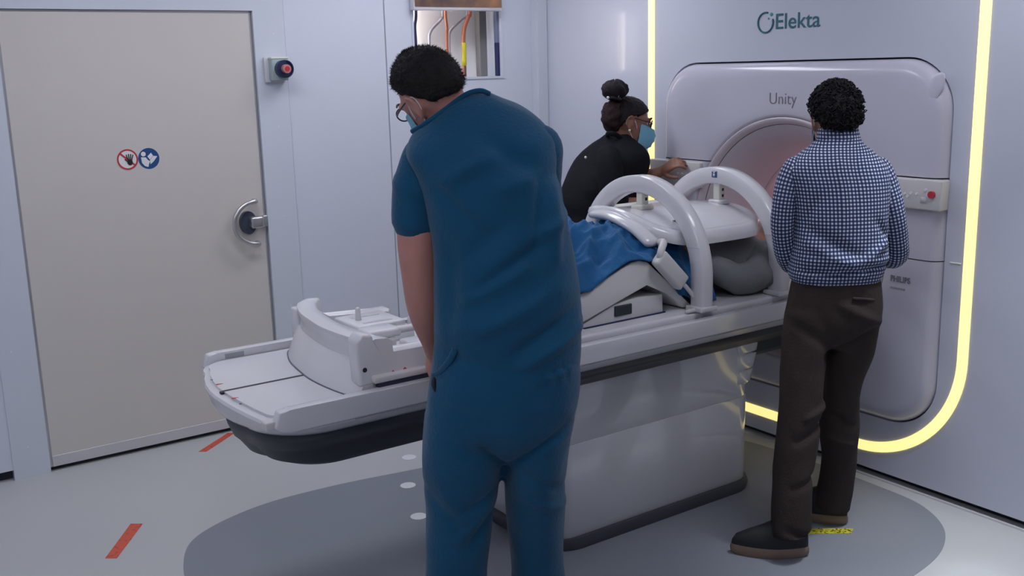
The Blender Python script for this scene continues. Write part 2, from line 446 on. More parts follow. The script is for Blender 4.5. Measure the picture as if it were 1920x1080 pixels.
# ---- door wall
wb = struct(mk('wall_back', box(X0, XG+.1, YD+.28, YD+.34, 0, CEIL_Z), WALL, None, smooth=False))
mk('wall_panel', box(X0, .643, YD, YD+.28, .05, CEIL_Z), WALL, wb, smooth=False)
mk('toe_recess', box(X0, .643, YD+.04, YD+.27, 0, .05), SEAM, wb, smooth=False)  # shade below the raised panel, put in as near-black colour
mk('wall_panel', box(2.116, 2.676, YD+.004, YD+.28, 0, CEIL_Z), WALL, wb, smooth=False)
NX0, NX1, NZ0, NZ1 = 2.852, 3.422, 1.755, 2.42
mk('wall_panel', join(box(2.682, NX0, YD, YD+.28, 0, CEIL_Z), box(NX1, XG-.02, YD, YD+.28, 0, CEIL_Z),
                      box(NX0, NX1, YD, YD+.28, 0, NZ0), box(NX0, NX1, YD, YD+.28, NZ1, CEIL_Z)), WALL, wb, smooth=False)
mk('panel_seam', box(2.676, 2.682, YD+.004, YD+.2, 0, CEIL_Z), mat('seam_grey', (.30, .31, .36), .5), wb, smooth=False)
mk('niche_back', box(NX0, NX1, YD+.20, YD+.28, NZ0, NZ1), NICHE, wb, smooth=False)
mk('niche_edge', join(box(NX0-.012, NX1+.012, YD-.006, YD, NZ0-.012, NZ0), box(NX1, NX1+.012, YD-.006, YD, NZ0, NZ1), box(NX0-.012, NX0, YD-.006, YD, NZ0, NZ1)), FRAME, wb, smooth=False)
mk('corner_trim', join(box(XG-.07, XG-.003, YD-.07, YD-.001, 0, CEIL_Z)), FRAME, wb, smooth=False)
sc0 = None
for q in ((512, 63), (522, 238), (532, 405), (545, 572), (20, 660), (52, 838), (556, 440)):
    p = at(*q, 1, YD-.0005)
    if q[0] > 550: continue
    if sc0 is None:
        sc0 = mk('screw', sphere((p.x, YD-.002, p.z), (.006, .003, .006), 10, 6), PEARL, wb)
        sc0loc = p
    else: dup(sc0, V((p.x-sc0loc.x, 0, p.z-sc0loc.z)), wb)

# ---- door frame and door
tr = struct(mk('trim_1', box(.643, .800, YD-.004, YD+.28, 0, 2.55), FRAME, None, smooth=False))
mk('frame_post', box(1.952, 2.112, YD-.004, YD+.28, 0, 2.55), FRAME, tr, smooth=False)
mk('frame_head', box(.8, 1.952, YD-.004, YD+.28, 2.105, 2.55), FRAME, tr, smooth=False)
mk('wall_panel', box(.643, 2.116, YD, YD+.28, 2.555, CEIL_Z), WALL, wb, smooth=False)
d1 = bpy.data.objects.new('door_1', None); col.objects.link(d1); d1.location = (1.376, YD+.01, 0); struct(d1)
DF = YD+.012
mk('door_leaf', rbox(.812, 1.940, DF, DF+.07, .02, 2.096, .003, 1), DOORM, d1, smooth=False)
mk('edge_strip', box(.803, .812, DF+.004, DF+.06, .02, 2.1), ALU, d1, smooth=False)
mk('edge_strip', box(1.940, 1.949, DF+.004, DF+.06, .02, 2.1), STEEL, d1, smooth=False)
mk('edge_strip', box(.803, 1.949, DF+.004, DF+.06, 2.096, 2.104), ALU, d1, smooth=False)
mk('kick_strip', rbox(.813, 1.939, DF-.006, DF, .022, .075, .002, 1), mat('kick_paint', (.54, .53, .55), .35), d1, smooth=False)
mk('threshold_gap', box(.803, 1.949, DF+.02, DF+.1, 0.0, .02), SEAM, d1, smooth=False)
hc = V((1.885, DF, 1.072))
pts = [hc+V((0.005, -.0, .108)), hc+V((0.0, -.045, .108))] + [hc+V((-.122*sin(a)*1.0, -.05, .108*cos(a))) for a in [radians(15+150*i/14) for i in range(15)]] + [hc+V((0, -.045, -.108)), hc+V((.005, 0, -.108))]
h = mk('handle', tube(pts, [.0115]*len(pts), 12, 2), STEEL, d1)
mk('rosette', xf(disc((0, 0, 0), .052, (0, 1, 0), .03), Matrix.Translation(hc+V((-.038, -.012, 0))) @ Matrix.Diagonal((.8, 1, 1.12, 1))), mat('dark_rosette', (.04, .05, .08), .35), h, sharp=40)
mk('lock_knob', rbox(hc.x-.035, hc.x+.03, DF-.06, DF-.012, hc.z-.028, hc.z+.03, .01), STEEL, h)
mk('lock_plate', rbox(1.925, 1.948, YD-.012, YD+.010, 1.045, 1.10, .004), STEEL, h)

# ---- round door signs (flat prints)
def sign_disc(name, c, r, m, par, y): return mk(name, disc((c[0], y, c[1]), r, (0, 1, 0), .001, 48), m, par, smooth=False)
def flat(name, poly, y, m, par): return mk(name, prism(poly, 'y', y, y-.0006), m, par, smooth=False)
c = at(239, 299, 1, DF); cx, cz = c.x, c.z
t = thing('door_sign', 'round red and white no touching sign with a black hand on the door', 'sign', (cx, DF, cz-.05))
sign_disc('backing', (cx, cz), .048, WHITE, t, DF-.0008)
ro = [(cx+.048*cos(2*pi*i/48), cz+.048*sin(2*pi*i/48)) for i in range(48)]; ri = [(cx+.0405*cos(2*pi*i/48), cz+.0405*sin(2*pi*i/48)) for i in range(48)]
g = ([V((x, DF-.0022, z)) for x, z in ro+ri], [(i, (i+1) % 48, 48+(i+1) % 48, 48+i) for i in range(48)])
mk('ring', g, RED, t, smooth=False)
def rect_rot(cx, cz, w_, h_, a):
    return [(cx+x*cos(a)-z*sin(a), cz+x*sin(a)+z*cos(a)) for x, z in ((-w_/2, -h_/2), (w_/2, -h_/2), (w_/2, h_/2), (-w_/2, h_/2))]
flat('bar', rect_rot(cx, cz, .086, .008, radians(-42)), DF-.0020, RED, t)
hx, hz = cx+.010, cz-.004
hand = [[(hx+.0125*cos(2*pi*i/20), hz-.010+.014*sin(2*pi*i/20)) for i in range(20)]]
for k, (ox, L, a) in enumerate(((-.009, .030, 14), (-.003, .034, 3), (.0035, .033, -6), (.0095, .027, -18))):
    hand.append(rect_rot(hx+ox-.008*sin(radians(a)), hz+.012, .0048, L, radians(a)))
hand.append(rect_rot(hx-.0145, hz-.002, .0055, .022, radians(48)))
g = join(*[prism(p, 'y', DF-.0026-.0001*i, DF-.0032-.0001*i) for i, p in enumerate(hand)])
mk('hand_symbol', g, BLACKP, t, smooth=False)
c = at(279, 297, 1, DF); cx, cz = c.x, c.z
t = thing('door_sign', 'round blue sign with a white figure reading a booklet on the door', 'sign', (cx, DF, cz-.05))
sign_disc('backing', (cx, cz), .049, BLUEP, t, DF-.0008)
g = join(prism([(cx-.024+.011*cos(2*pi*i/20), cz+.022+.011*sin(2*pi*i/20)) for i in range(20)], 'y', DF-.0016, DF-.0022),
         prism([(cx-.036, cz+.008), (cx-.014, cz+.006), (cx-.006, cz-.006), (cx+.004, cz-.014), (cx-.002, cz-.026), (cx-.006, cz-.040), (cx-.022, cz-.034), (cx-.034, cz-.018)], 'y', DF-.0016, DF-.0022))
mk('figure_symbol', g, WHITE, t, smooth=False)
g = join(prism([(cx-.006, cz+.010), (cx+.012, cz+.026), (cx+.020, cz+.012), (cx+.004, cz-.006)], 'y', DF-.0017, DF-.0023),
         prism([(cx+.021, cz+.011), (cx+.040, cz+.008), (cx+.022, cz-.014), (cx+.005, cz-.028), (cx+.004, cz-.008)], 'y', DF-.0018, DF-.0024))
mk('booklet_symbol', g, WHITE, t, smooth=False)

# ---- emergency stop on the wall
c = at(523, 131, 1, YD-.05)
t = thing('emergency_stop', 'small wall box with a red emergency button in a dark collar', 'button', (c.x, YD, c.z-.06))
mk('back_plate', rbox(c.x-.062, c.x+.045, YD-.024, YD-.004, c.z-.060, c.z+.062, .003), PLASTIC, t)
mk('housing', rbox(c.x-.042, c.x+.042, YD-.07, YD-.024, c.z-.052, c.z+.055, .005), mat('estop_housing', (.36, .44, .46), .4), t)
mk('housing_lid', rbox(c.x-.045, c.x+.045, YD-.072, YD-.02, c.z+.052, c.z+.062, .003), IVORY, t)
co = mk('collar', disc((c.x+.012, YD-.085, c.z+.004), .043, (0, 1, 0), .03), mat('navy_collar', (.012, .02, .07), .35), t, sharp=40)
b = mk('button', disc((c.x+.012, YD-.112, c.z+.004), .021, (0, 1, 0), .03), mat('pale_red', (.55, .22, .22), .4), t, sharp=40)
mk('button_centre', disc((c.x+.012, YD-.128, c.z+.004), .012, (0, 1, 0), .006), REDB, b, sharp=40)
mk('guard', torus((c.x+.012, YD-.105, c.z+.004), .040, .004, (0, 1, 0), 24, 8, -1.3, 1.3, (1, 0, 0)), NAVY, t)

# ---- services in the niche
YN = YD+.10
def pipe(name, pxs, r, m, label, cat, y=YN, group=None, extra=None):
    pts = [at(px, py, 1, y) for px, py in pxs]
    pts = [V((pts[0].x, y, NZ1))] + pts + [V((pts[-1].x, y, NZ0+.002))]
    o = mk(name, tube(pts, [r]*len(pts), 12, 5, False), m, None); tag(o, label, cat, group); return o
pipe('copper_pipe', [(835, 18), (836, 35), (838, 52), (838, 78)], .0085, COPPER, 'thin bare copper pipe without yellow label in the wall niche', 'pipe')
p1 = pipe('copper_pipe', [(881, 18), (878, 32), (871, 52), (869, 75), (870, 120)], .0115, COPPER, 'copper pipe with a yellow label sleeve in the wall niche', 'pipe')
a_ = at(869.5, 80, 1, YN); b_ = at(870.5, 123, 1, YN)
mk('label_sleeve', tube([a_, (a_+b_)/2, b_], [.0135]*3, 14, 2, False), YELLOW, p1, label='yellow label sleeve')
c_ = at(870.5, 124, 1, YN); e_ = V((c_.x, YN, NZ0+.002))
mk('pipe_end', tube([c_, (c_+e_)/2, e_], [.0118]*3, 14, 2, False), BASEG, p1)
pipe('conduit', [(830, 20), (827, 36), (808, 58), (805, 80)], .008, CONDUIT, 'bent grey conduit beside the blue cable in the wall niche', 'conduit', YN+.03)
pipe('conduit', [(877, 20), (866, 36), (845, 57), (842, 80)], .008, CONDUIT, 'bent grey conduit passing behind the copper pipes in the wall niche', 'conduit', YN+.04)
pipe('cable', [(780, 20), (778, 50), (780, 85)], .008, NAVY, 'dark blue cable at the edge of the wall niche', 'cable', YD+.03)
a_ = at(898, 30, 1, YN+.06)
tag(mk('cable_duct', rbox(at(910, 80, 1, YN+.05).x-.038, at(910, 80, 1, YN+.05).x+.038, YN+.05, YN+.098, NZ0+.001, NZ1-.001, .004), DUCT), 'flat dark grey vertical cable duct in the wall niche', 'duct')
a_ = at(933, 100, 1, YD+.03)
o = mk('rail', rbox(a_.x-.008, a_.x+.014, YD+.02, YD+.05, NZ0+.001, at(933, 80, 1, YD+.03).z, .002), NAVY); tag(o, 'narrow navy rail at the right edge of the wall niche', 'rail')
mk('rail_sleeve', rbox(a_.x-.008, a_.x+.014, YD+.02, YD+.05, at(933, 80, 1, YD+.03).z, NZ1-.001, .002), mat('steel_blue', (.16, .19, .30), .4), o)
# warm lamp tube in the niche
o = mk('niche_lamp', tube([V((2.915, YD+.17, NZ0+.02)), V((2.915, YD+.17, 2.1)), V((2.915, YD+.17, NZ1-.02))], [.012]*3, 10, 2), mat('niche_tube', (.9, .85, .7), .5, emit=(1, .92, .82), es=15))
tag(o, 'thin warm lamp tube inside the wall niche', 'lamp')

# ---- monitor over the niche
ML, MR = at(775, 10, 1, YD-.05).x, at(941, 14, 1, YD-.05).x
mz = at(858, 15, 1, YD-.05).z
t = thing('monitor', 'wall monitor with white lower bezel showing a dark orange picture', 'monitor', ((ML+MR)/2, YD-.05, mz))
mk('housing', rbox(ML, MR, YD-.055, YD-.008, mz-.014, mz+.36, .006), PLASTIC, t)
mk('screen', rbox(ML+.006, MR-.006, YD-.058, YD-.054, mz+.004, mz+.35, .001, 1), SCREEN, t, smooth=False)
mk('bracket', rbox((ML+MR)/2-.06, (ML+MR)/2+.06, YD-.012, YD+.01, mz+.32, mz+.42, .003), ALU, t)

# ================================================================== GANTRY WALL
GC = YC
BZ, BR = 1.00, .555           # bore centre height / flare radius
def ring_pts(fn, N): return [fn(2*pi*i/N) for i in range(N)]
RU0, RU1, RZ0, RZ1, RRAD = 2.347, 3.939, .283, 1.797, .21    # cover outline
RCY, RCZ = (RU0+RU1)/2, (RZ0+RZ1)/2
def ray_rr(a, hu, hv, r):
    """distance from (RCY,RCZ) to a rounded rectangle in direction a"""
    dx, dz = cos(a), sin(a); lo, hi = 0, 4
    for _ in range(40):
        m_ = (lo+hi)/2; x, z = abs(dx*m_), abs(dz*m_)
        if x <= hu and z <= hv and not (x > hu-r and z > hv-r and (x-hu+r)**2+(z-hv+r)**2 > r*r): lo = m_
        else: hi = m_
    return lo
ANG = sorted(set([2*pi*i/240 for i in range(240)] + [math.atan2(z-RCZ, y-RCY) % (2*pi) for y in (YD, .8) for z in (.04, CEIL_Z)]))
def rect_ray(a):
    dx, dz = cos(a), sin(a); t = 1e9
    if dx > 1e-9: t = min(t, (YD-RCY)/dx)
    if dx < -1e-9: t = min(t, (.8-RCY)/dx)
    if dz > 1e-9: t = min(t, (CEIL_Z-RCZ)/dz)
    if dz < -1e-9: t = min(t, (.04-RCZ)/dz)
    return t
hu, hv = (RU1-RU0)/2, (RZ1-RZ0)/2
def rr_ring(off, x): return [V((x, RCY+cos(a)*ray_rr(a, hu+off, hv+off, RRAD+off), RCZ+sin(a)*ray_rr(a, hu+off, hv+off, RRAD+off))) for a in ANG]
wr = struct(mk('wall_right', stack([[V((XG, RCY+cos(a)*rect_ray(a), RCZ+sin(a)*rect_ray(a))) for a in ANG], rr_ring(.004, XG), rr_ring(.002, XG+.014)], False, False), PANEL, None, sharp=20))
mk('wall_panel', box(XG, XG+.06, Y0, .794, .04, CEIL_Z), PANEL, wr, smooth=False)
mk('toe_recess', box(XG+.045, XG+.09, Y0, YD, 0, .05), SEAM, wr, smooth=False)  # near-black colour stands in for the shade under the raised panels
mk('wall_core', box(XG+1.3, XG+1.4, Y0, YD, 0, CEIL_Z), SEAM, wr, smooth=False)
mk('floor_kerb', box(XG-.004, XG+.045, Y0, YD-.08, 0, .008), mat('kerb_white', (.6, .6, .62), .4), wr, smooth=False)

sc = thing('radiotherapy_scanner', 'white scanner front with round bore, rounded cover and glowing yellow light strip', 'scanner', (XG, GC, 0))
# light strip loop, proud of the wall
SO_U, SI_U = .930, .886
SZ0, SZT = .112, 2.62
def loop(off, x):
    cz = (SZ0+SZT)/2; return [V((x, GC+u, z)) for u, z in rrect(0, cz, SO_U-off, (SZT-SZ0)/2-off, .50-off, 24)]
o_ = loop(0, XG-.001); o2 = loop(.002, XG-.006); i2 = loop(.044, XG-.006); i_ = loop(.046, XG-.001)
mk('light_strip', stack([o_, o2, i2, i_], False, False), STRIP, sc, sharp=50, label='glowing yellow light strip')

# cover with flared bore, cut in three
def cov_rings():
    R = [rr_ring(-.003, XG+.012), rr_ring(-.006, XG-.004), rr_ring(-.016, XG-.020), rr_ring(-.030, XG-.032), rr_ring(-.048, XG-.038), rr_ring(-.07, XG-.040)]
    circ = lambda r, x: [V((x, GC+cos(a)*r, BZ+sin(a)*r)) for a in ANG]
    R2 = R[-1]; c0 = circ(BR+.012, XG-.040)
    for k in range(1, 6): R.append([p.lerp(q, k/6) for p, q in zip(R2, c0)])
    R += [c0, circ(BR+.006, XG-.038), circ(BR, XG-.030)]
    return R
base = stack(cov_rings(), False, False)
def cut(geo, lo, hi):
    bm = bmesh.new(); vv = [bm.verts.new(p) for p in geo[0]]
    for f in geo[1]: bm.faces.new([vv[i] for i in f])
    for co_, no in (((0, 0, lo), (0, 0, -1)), ((0, 0, hi), (0, 0, 1))):
        bmesh.ops.bisect_plane(bm, geom=list(bm.verts)+list(bm.edges)+list(bm.faces), plane_co=co_, plane_no=no, clear_outer=True)
    bm.verts.index_update(); out = ([v.co.copy() for v in bm.verts], [tuple(v.index for v in f.verts) for f in bm.faces]); bm.free(); return out
mk('upper_cover', cut(base, 1.334, 3), COVER, sc, sharp=40)
mc_ = cut(base, 1.004, 1.329)
for s_ in (-1, 1):
    ids = [i for i, v in enumerate(mc_[0]) if (v.y-GC)*s_ > 0]; mp_ = {k: n for n, k in enumerate(ids)}
    mk('middle_cover', ([mc_[0][i] for i in ids], [tuple(mp_[i] for i in f) for f in mc_[1] if all(i in mp_ for i in f)]), COVER, sc, sharp=40)
mk('lower_cover', cut(base, 0, 1.000), COVER, sc, sharp=40)
mk('cover_backing', stack([rr_ring(-.003, XG+.012), [V((XG+.012, GC+cos(a)*(BR+.03), BZ+sin(a)*(BR+.03))) for a in ANG]], False, False), mat('gap_grey', (.34, .33, .37), .6), sc, smooth=False)
NB = 96
circ = lambda r, x: [V((x, GC+cos(2*pi*i/NB)*r, BZ+sin(2*pi*i/NB)*r)) for i in range(NB)]
mk('bore_rim', stack([circ(BR-.001, XG-.030), circ(BR-.004, XG-.038), circ(BR-.010, XG-.040), circ(BR-.026, XG-.026), circ(BR-.034, XG-.012)], False, False), BOREM, sc, sharp=60)
mk('bore_funnel', stack([circ(BR-.036, XG-.010), circ(BR-.06, XG+.006), circ(BR-.10, XG+.05), circ(BR-.15, XG+.14), circ(BR-.18, XG+.22)], False, False), BOREM, sc)
mk('bore_ring', stack([circ(BR-.181, XG+.22), circ(BR-.186, XG+.225), circ(BR-.190, XG+.24)], False, False), BOREM, sc)
mk('bore_tunnel', stack([circ(BR-.190, XG+.24), circ(BR-.195, XG+.5), circ(BR-.195, XG+1.25), circ(.02, XG+1.26)], False, True), BOREM, sc)
mk('bore_light', stack([circ(BR-.196, XG+.55), circ(BR-.205, XG+.555), circ(BR-.205, XG+.60), circ(BR-.196, XG+.605)], False, False), BORELIGHT, sc)
# control boxes on both sides
def control(y0, y1, z0, z1, left):
    p = mk('control_panel', prism([(y0, z1), (y1, z1), (y1-.004, z0), (y0+.004, z0)], 'x', XG-.005, XG-.062, .006), PLASTIC2, sc, sharp=35)
    xs = XG-.0625
    if not left:
        mk('stop_button', disc((xs-.004, at(1748, 365, 0, xs).y, at(1748, 365, 0, xs).z), .014, (1, 0, 0), .014, 24), REDB, p, sharp=40, label='red stop button')
        k = 0
        for yy, zz in [(at(q, r_, 0, xs).y, at(q, r_, 0, xs).z) for q, r_ in ((1696, 363), (1702, 368), (1708, 362), (1719, 363), (1736, 356))]:
            mk('key', disc((xs-.001, yy, zz), .005, (1, 0, 0), .005, 14), PEARL, p, sharp=40)
        mk('display', rbox(xs-.002, xs+.001, at(1737, 370, 0, xs).y, at(1726, 370, 0, xs).y, 1.236, 1.262, .002, 1), mat('key_grey', (.5, .5, .52), .3), p)
    elif left:
        mk('stop_button', disc((xs-.004, 3.985, 1.258), .014, (1, 0, 0), .014, 24), REDB, p, sharp=40, label='red stop button')
        for i in range(4): mk('key', disc((xs-.001, 3.70+.03*i, 1.262), .005, (1, 0, 0), .005, 14), PEARL, p, sharp=40)
    return p
control(at(1767, 336, 0, XG-.062).y, 2.62, 1.208, 1.328, False)
control(3.64, 4.00, 1.195, 1.322, True)
# flattened tilted oval near the cover corner, same white as the cover
c = at(1752, 166, 0, XG-.036)
mk('corner_oval', xf(sphere((0, 0, 0), (.006, .032, .068), 24, 16), Matrix.Translation((XG-.034, c.y, c.z)) @ Matrix.Rotation(radians(28), 4, 'X')), COVER, sc)
# lettering
RY = V((0, -1, 0))
text('brand_lettering', 'Elekta', .096, (XG-.0015, 3.243, 1.938), RY, EZ, TEALP, sc, offset=.0005, sx=1.08)
ring = torus((XG-.002, 3.296, 1.969), .044, .0042, (1, 0, 0), 40, 8, radians(-15), radians(285), (0, -1, 0))
lg = mk('brand_emblem', ring, TEALP, sc)
mk('emblem_dot', sphere((XG-.002, 3.263, 2.003), (.002, .0085, .0085), 14, 8), GREENP, lg)
mk('emblem_dot', sphere((XG-.002, 3.279, 1.986), (.002, .0045, .0045), 12, 8), GREENP, lg)
text('model_lettering', 'Unity', .075, at(1441, 195, 0, XG-.0415), RY, EZ, GREYP, sc, offset=-.0012, sx=.97)
text('maker_lettering', 'PHILIPS', .034, at(1669, 526, 0, XG-.0415), RY, EZ, GREYP, sc, offset=.0008, sx=.86)
sp_ = at(1669, 540, 0, XG-.0415)
mk('small_print', join(*[box(XG-.0415, XG-.0405, sp_.y-.012*i-.009, sp_.y-.012*i, sp_.z, sp_.z+.007) for i in range(6)]), mat('pale_print', (.3, .3, .34), .5), sc, smooth=False)
mk('side_mark', rbox(XG-.004, XG+.001, 2.272, 2.318, 1.000, 1.006, .001, 1), PEARL, sc)
#SECTION_COUCH
# ================================================================== COUCH
ct = thing('treatment_couch', 'long white treatment couch with dark underside on a white pedestal', 'couch', (2.4, YC, 0))
def outline(x0, w, r, x1, bow=.02, n=12):
    """couch plan: rounded end at x0, open straight end at x1"""
    bn, bf, rf = bow*.5, bow*1.3, min(r*1.3, .22)      # the far corner is rounder
    pts = [(x1, -w)]
    for i in range(n+1):
        a = radians(90*i/n); pts.append((x0+bn+r-r*sin(a), -w+r-r*cos(a)))
    m_ = 8
    for i in range(1, m_):
        t_ = -1+2*i/m_; pts.append((x0+(bn if t_ < 0 else bf)*t_*t_, (w-(r if t_ < 0 else rf))*t_))
    for i in range(n+1):
        a = radians(90-90*i/n); pts.append((x0+bf+rf-rf*sin(a), w-rf+rf*cos(a)))
    pts.append((x1, w)); return pts
XE = 3.66
def ol(x0, w, r, z, bow=.02, x1=XE): return [V((x, YC+y, z)) for x, y in outline(x0, w, r, x1, bow)]
mk('table_shell', stack([ol(1.030, .345, .20, .726, .04), ol(1.020, .362, .18, .738, .04), ol(1.008, .392, .14, .762, .045), ol(1.004, .398, .10, .792, .045), ol(1.009, .395, .09, .801, .045), ol(1.018, .386, .08, .8035, .045)]), PLASTIC, ct, sharp=35)
mk('underbody', stack([ol(1.25, .19, .13, .572, .05), ol(1.145, .236, .15, .578, .05), ol(1.105, .248, .16, .596, .045), ol(1.075, .250, .17, .638, .04), ol(1.058, .275, .18, .655, .035), ol(1.045, .325, .19, .692, .03), ol(1.038, .343, .20, .727, .03)]), DARKG, ct)
# side rails with an up-standing lip
def rail(s):
    y0, y1 = sorted((YC+s*.400, YC+s*.362))
    xa = 1.045 if s < 0 else 1.095
    prof = [(xa, .790), (xa+.016, .838), (xa+.05, .840), (XE, .838), (XE, .768), (xa+.05, .768), (xa+.02, .775)]
    return mk('side_rail', prism(prof, 'y', y0, y1, .006), PLASTIC, ct, sharp=35)
rail(-1); rail(1)
mk('rail_groove', box(1.3, XE-.02, YC-.3995, YC-.397, .7655, .7682), mat('groove_grey', (.28, .28, .31), .5), ct, smooth=False)
mk('end_latch', rbox(1.02, 1.052, YC-.388, YC-.352, .785, .811, .005), PLASTIC2, ct)
# deck plates either side of the centre groove
for s in (-1, 1):
    poly = [(x, YC+y) for x, y in outline(1.034, .356, .06, 1.95, .04) if y*s > .009]
    poly = ([(1.034, YC+s*.009)] + poly + [(1.95, YC+s*.009)]) if s > 0 else (poly + [(1.034, YC+s*.009), (1.95, YC+s*.009)])
    mk('deck_plate', prism(poly, 'z', .803, .812), PLASTIC, ct, smooth=False)
mk('centre_groove', box(1.024, 1.95, YC-.009, YC+.009, .8035, .8105), SEAM, ct, smooth=False)
mk('end_label', rbox(1.17, 1.24, YC+.3605, YC+.3625, .815, .832, .0005, 1), mat('label_grey', (.30, .32, .34), .5), ct, smooth=False)
for px, py in ((411, 720), (440, 746)):
    p = at(px, py, 2, .8125); mk('arrow_mark', prism([(p.x-.012, p.y-.006), (p.x+.012, p.y-.003), (p.x-.008, p.y+.008)], 'z', .812, .8128), RED, ct, smooth=False)
for px, py in ((397, 712), (451, 757)):
    p = at(px, py, 2, .8125); mk('bolt', disc((p.x, p.y, .8125), .0045, (0, 0, 1), .002, 12), GREYP, ct, smooth=False)
# raised patient board towards the bore
mk('patient_board', rbox(1.9, 3.80, YC-.352, YC+.352, .800, .860, .012), PLASTIC, ct, sharp=40)
mk('board_edge', box(1.92, 3.64, YC-.3605, YC-.3525, .806, .832), DARKG, ct, smooth=False)
# pedestal
def pol(x0, x1, w_, r, z, n=10):
    pts = rrect((x0+x1)/2, YC, (x1-x0)/2, w_, r, n); return [V((x, y, z)) for x, y in pts]
mk('pedestal_base', stack([pol(2.135, 3.255, .276, .14, 0.0), pol(2.130, 3.26, .279, .14, .025), pol(2.138, 3.252, .272, .135, .046), pol(2.16, 3.235, .254, .12, .044)]), BASEG, ct, sharp=50)
mk('pedestal_lower', stack([pol(2.163, 3.227, .251, .09, .040), pol(2.160, 3.230, .255, .09, .05), pol(2.160, 3.230, .255, .09, .412), pol(2.162, 3.228, .2535, .09, .416)]), PEDM, ct, sharp=60)
mk('pedestal_upper', stack([pol(2.164, 3.226, .2515, .09, .416), pol(2.161, 3.229, .253, .09, .420), pol(2.155, 3.238, .253, .09, .55), pol(2.150, 3.255, .253, .09, .69)]), PEDM, ct, sharp=60)
for i, (za, zb) in enumerate(((.47, .53), (.532, .60), (.602, .685))):
    e = .022*i
    mk('pedestal_fold', stack([pol(3.06, 3.252+e, .2505, .09, za), pol(3.05, 3.258+e, .2545, .09, za+.005), pol(3.05, 3.276+e, .2545, .09, zb-.005), pol(3.06, 3.262+e, .2505, .09, zb)]), PEDM, ct, sharp=60)

# ================================================================== FOOT SUPPORT
fs_ = thing('foot_support', 'white moulded support tray with a curved front wall on the couch end', 'support', (1.5, YC, .812))
arc = [(1.430, 3.490), (1.395, 3.45), (1.352, 3.33), (1.330, 3.20), (1.318, 3.08), (1.322, 2.96), (1.335, 2.86), (1.352, 2.795)]
A = crom([list(p) for p in arc], 5)
def sweep(prof):
    rings = []
    for x, y in A: rings.append([V((x+dx, y, z)) for dx, z in prof])
    return stack(rings)
mk('skirt', sweep([(-.012, .812), (-.006, .825), (.03, .905), (.045, .918), (.12, .918), (.12, .812)]), PLASTIC, fs_, sharp=60)
mk('front_wall', sweep([(.042, .915), (.046, .945), (.034, .972), (.036, .984), (.055, .990), (.10, .986), (.112, .975), (.118, .915)]), PLASTIC, fs_, sharp=60)
mk('joint_line', sweep([(-.0155, .812), (-.0155, .8145), (-.010, .8145), (-.010, .812)]), mat('joint_grey', (.10, .10, .14), .5), fs_, smooth=False)
near = [(1.345, .845), (1.340, .99), (1.362, 1.012), (1.398, 1.005), (1.412, .930), (1.60, .938), (1.80, .930), (1.80, .845)]
mk('side_wall', prism(near, 'y', YC-.352, YC-.285, .010), PLASTIC, fs_, sharp=40)
far = [(1.42, .845), (1.42, .97), (1.50, .965), (1.54, .915), (1.80, .915), (1.80, .845)]
mk('side_wall', prism(far, 'y', YC+.285, YC+.350, .010), PLASTIC, fs_, sharp=40)
mk('tray_floor', rbox(1.40, 1.80, YC-.29, YC+.29, .813, .880, .006), PLASTIC, fs_, sharp=40)
for x0, x1, y0, y1, z1 in ((1.55, 1.74, YC+.06, YC+.26, .925), (1.50, 1.60, YC-.05, YC+.03, .905), (1.62, 1.78, YC-.26, YC-.10, .905), (1.64, 1.72, YC-.04, YC+.04, .915)):
    mk('insert', rbox(x0, x1, y0, y1, .878, z1, .008), PLASTIC, fs_, sharp=40)
for x0, x1, y0, y1 in ((1.59, 1.70, YC+.09, YC+.11), (1.59, 1.70, YC+.19, YC+.21), (1.65, 1.70, YC-.20, YC-.18)):
    zz = .925 if y0 > YC else .905
    mk('slot', box(x0, x1, y0, y1, zz-.002, zz+.0008), mat('slot_grey', (.42, .42, .46), .5), fs_, smooth=False)
mk('peg', tube([V((1.60, YC+.16, .92)), V((1.60, YC+.16, .945)), V((1.60, YC+.16, .965))], [.012, .010, .009], 12, 2), PLASTIC, fs_)
mk('peg', tube([V((1.70, YC-.20, .90)), V((1.70, YC-.20, .92)), V((1.70, YC-.20, .94))], [.012, .010, .009], 12, 2), PLASTIC, fs_)
lv = mk('lever', rbox(1.435, 1.555, YC-.25, YC-.16, .955, .985, .010), PLASTIC, fs_, sharp=40)
mk('lever_block', rbox(1.44, 1.53, YC-.262, YC-.17, .88, .956, .008), PLASTIC2, fs_, sharp=40)
mk('lever_arm', tube([V((1.55, YC-.205, .966)), V((1.64, YC-.19, .962)), V((1.74, YC-.14, .965)), V((1.86, YC-.12, .965))], [(.018, .012)]*4, 12, 4), PLASTIC2, lv)
p = at(684, 694, 1, YC-.352); mk('index_hole', disc((p.x, YC-.3525, p.z), .0075, (0, 1, 0), .002, 16), BLACKP, fs_, smooth=False)
mk('clamp_rail', rbox(1.385, 1.80, YC-.374, YC-.340, .853, .876, .006), PLASTIC2, fs_, sharp=40)
mk('clamp_slot', box(1.40, 1.80, YC-.3705, YC-.345, .838, .8525), mat('slot_navy', (.015, .02, .05), .5), fs_, smooth=False)
for px, py in ((738, 697), (760, 691)):
    p = at(px, py, 1, YC-.3525); mk('arrow_mark', prism([(p.x-.010, p.z-.003), (p.x+.010, p.z-.004), (p.x-.002, p.z+.006)], 'y', YC-.352, YC-.3528), RED, fs_, smooth=False)

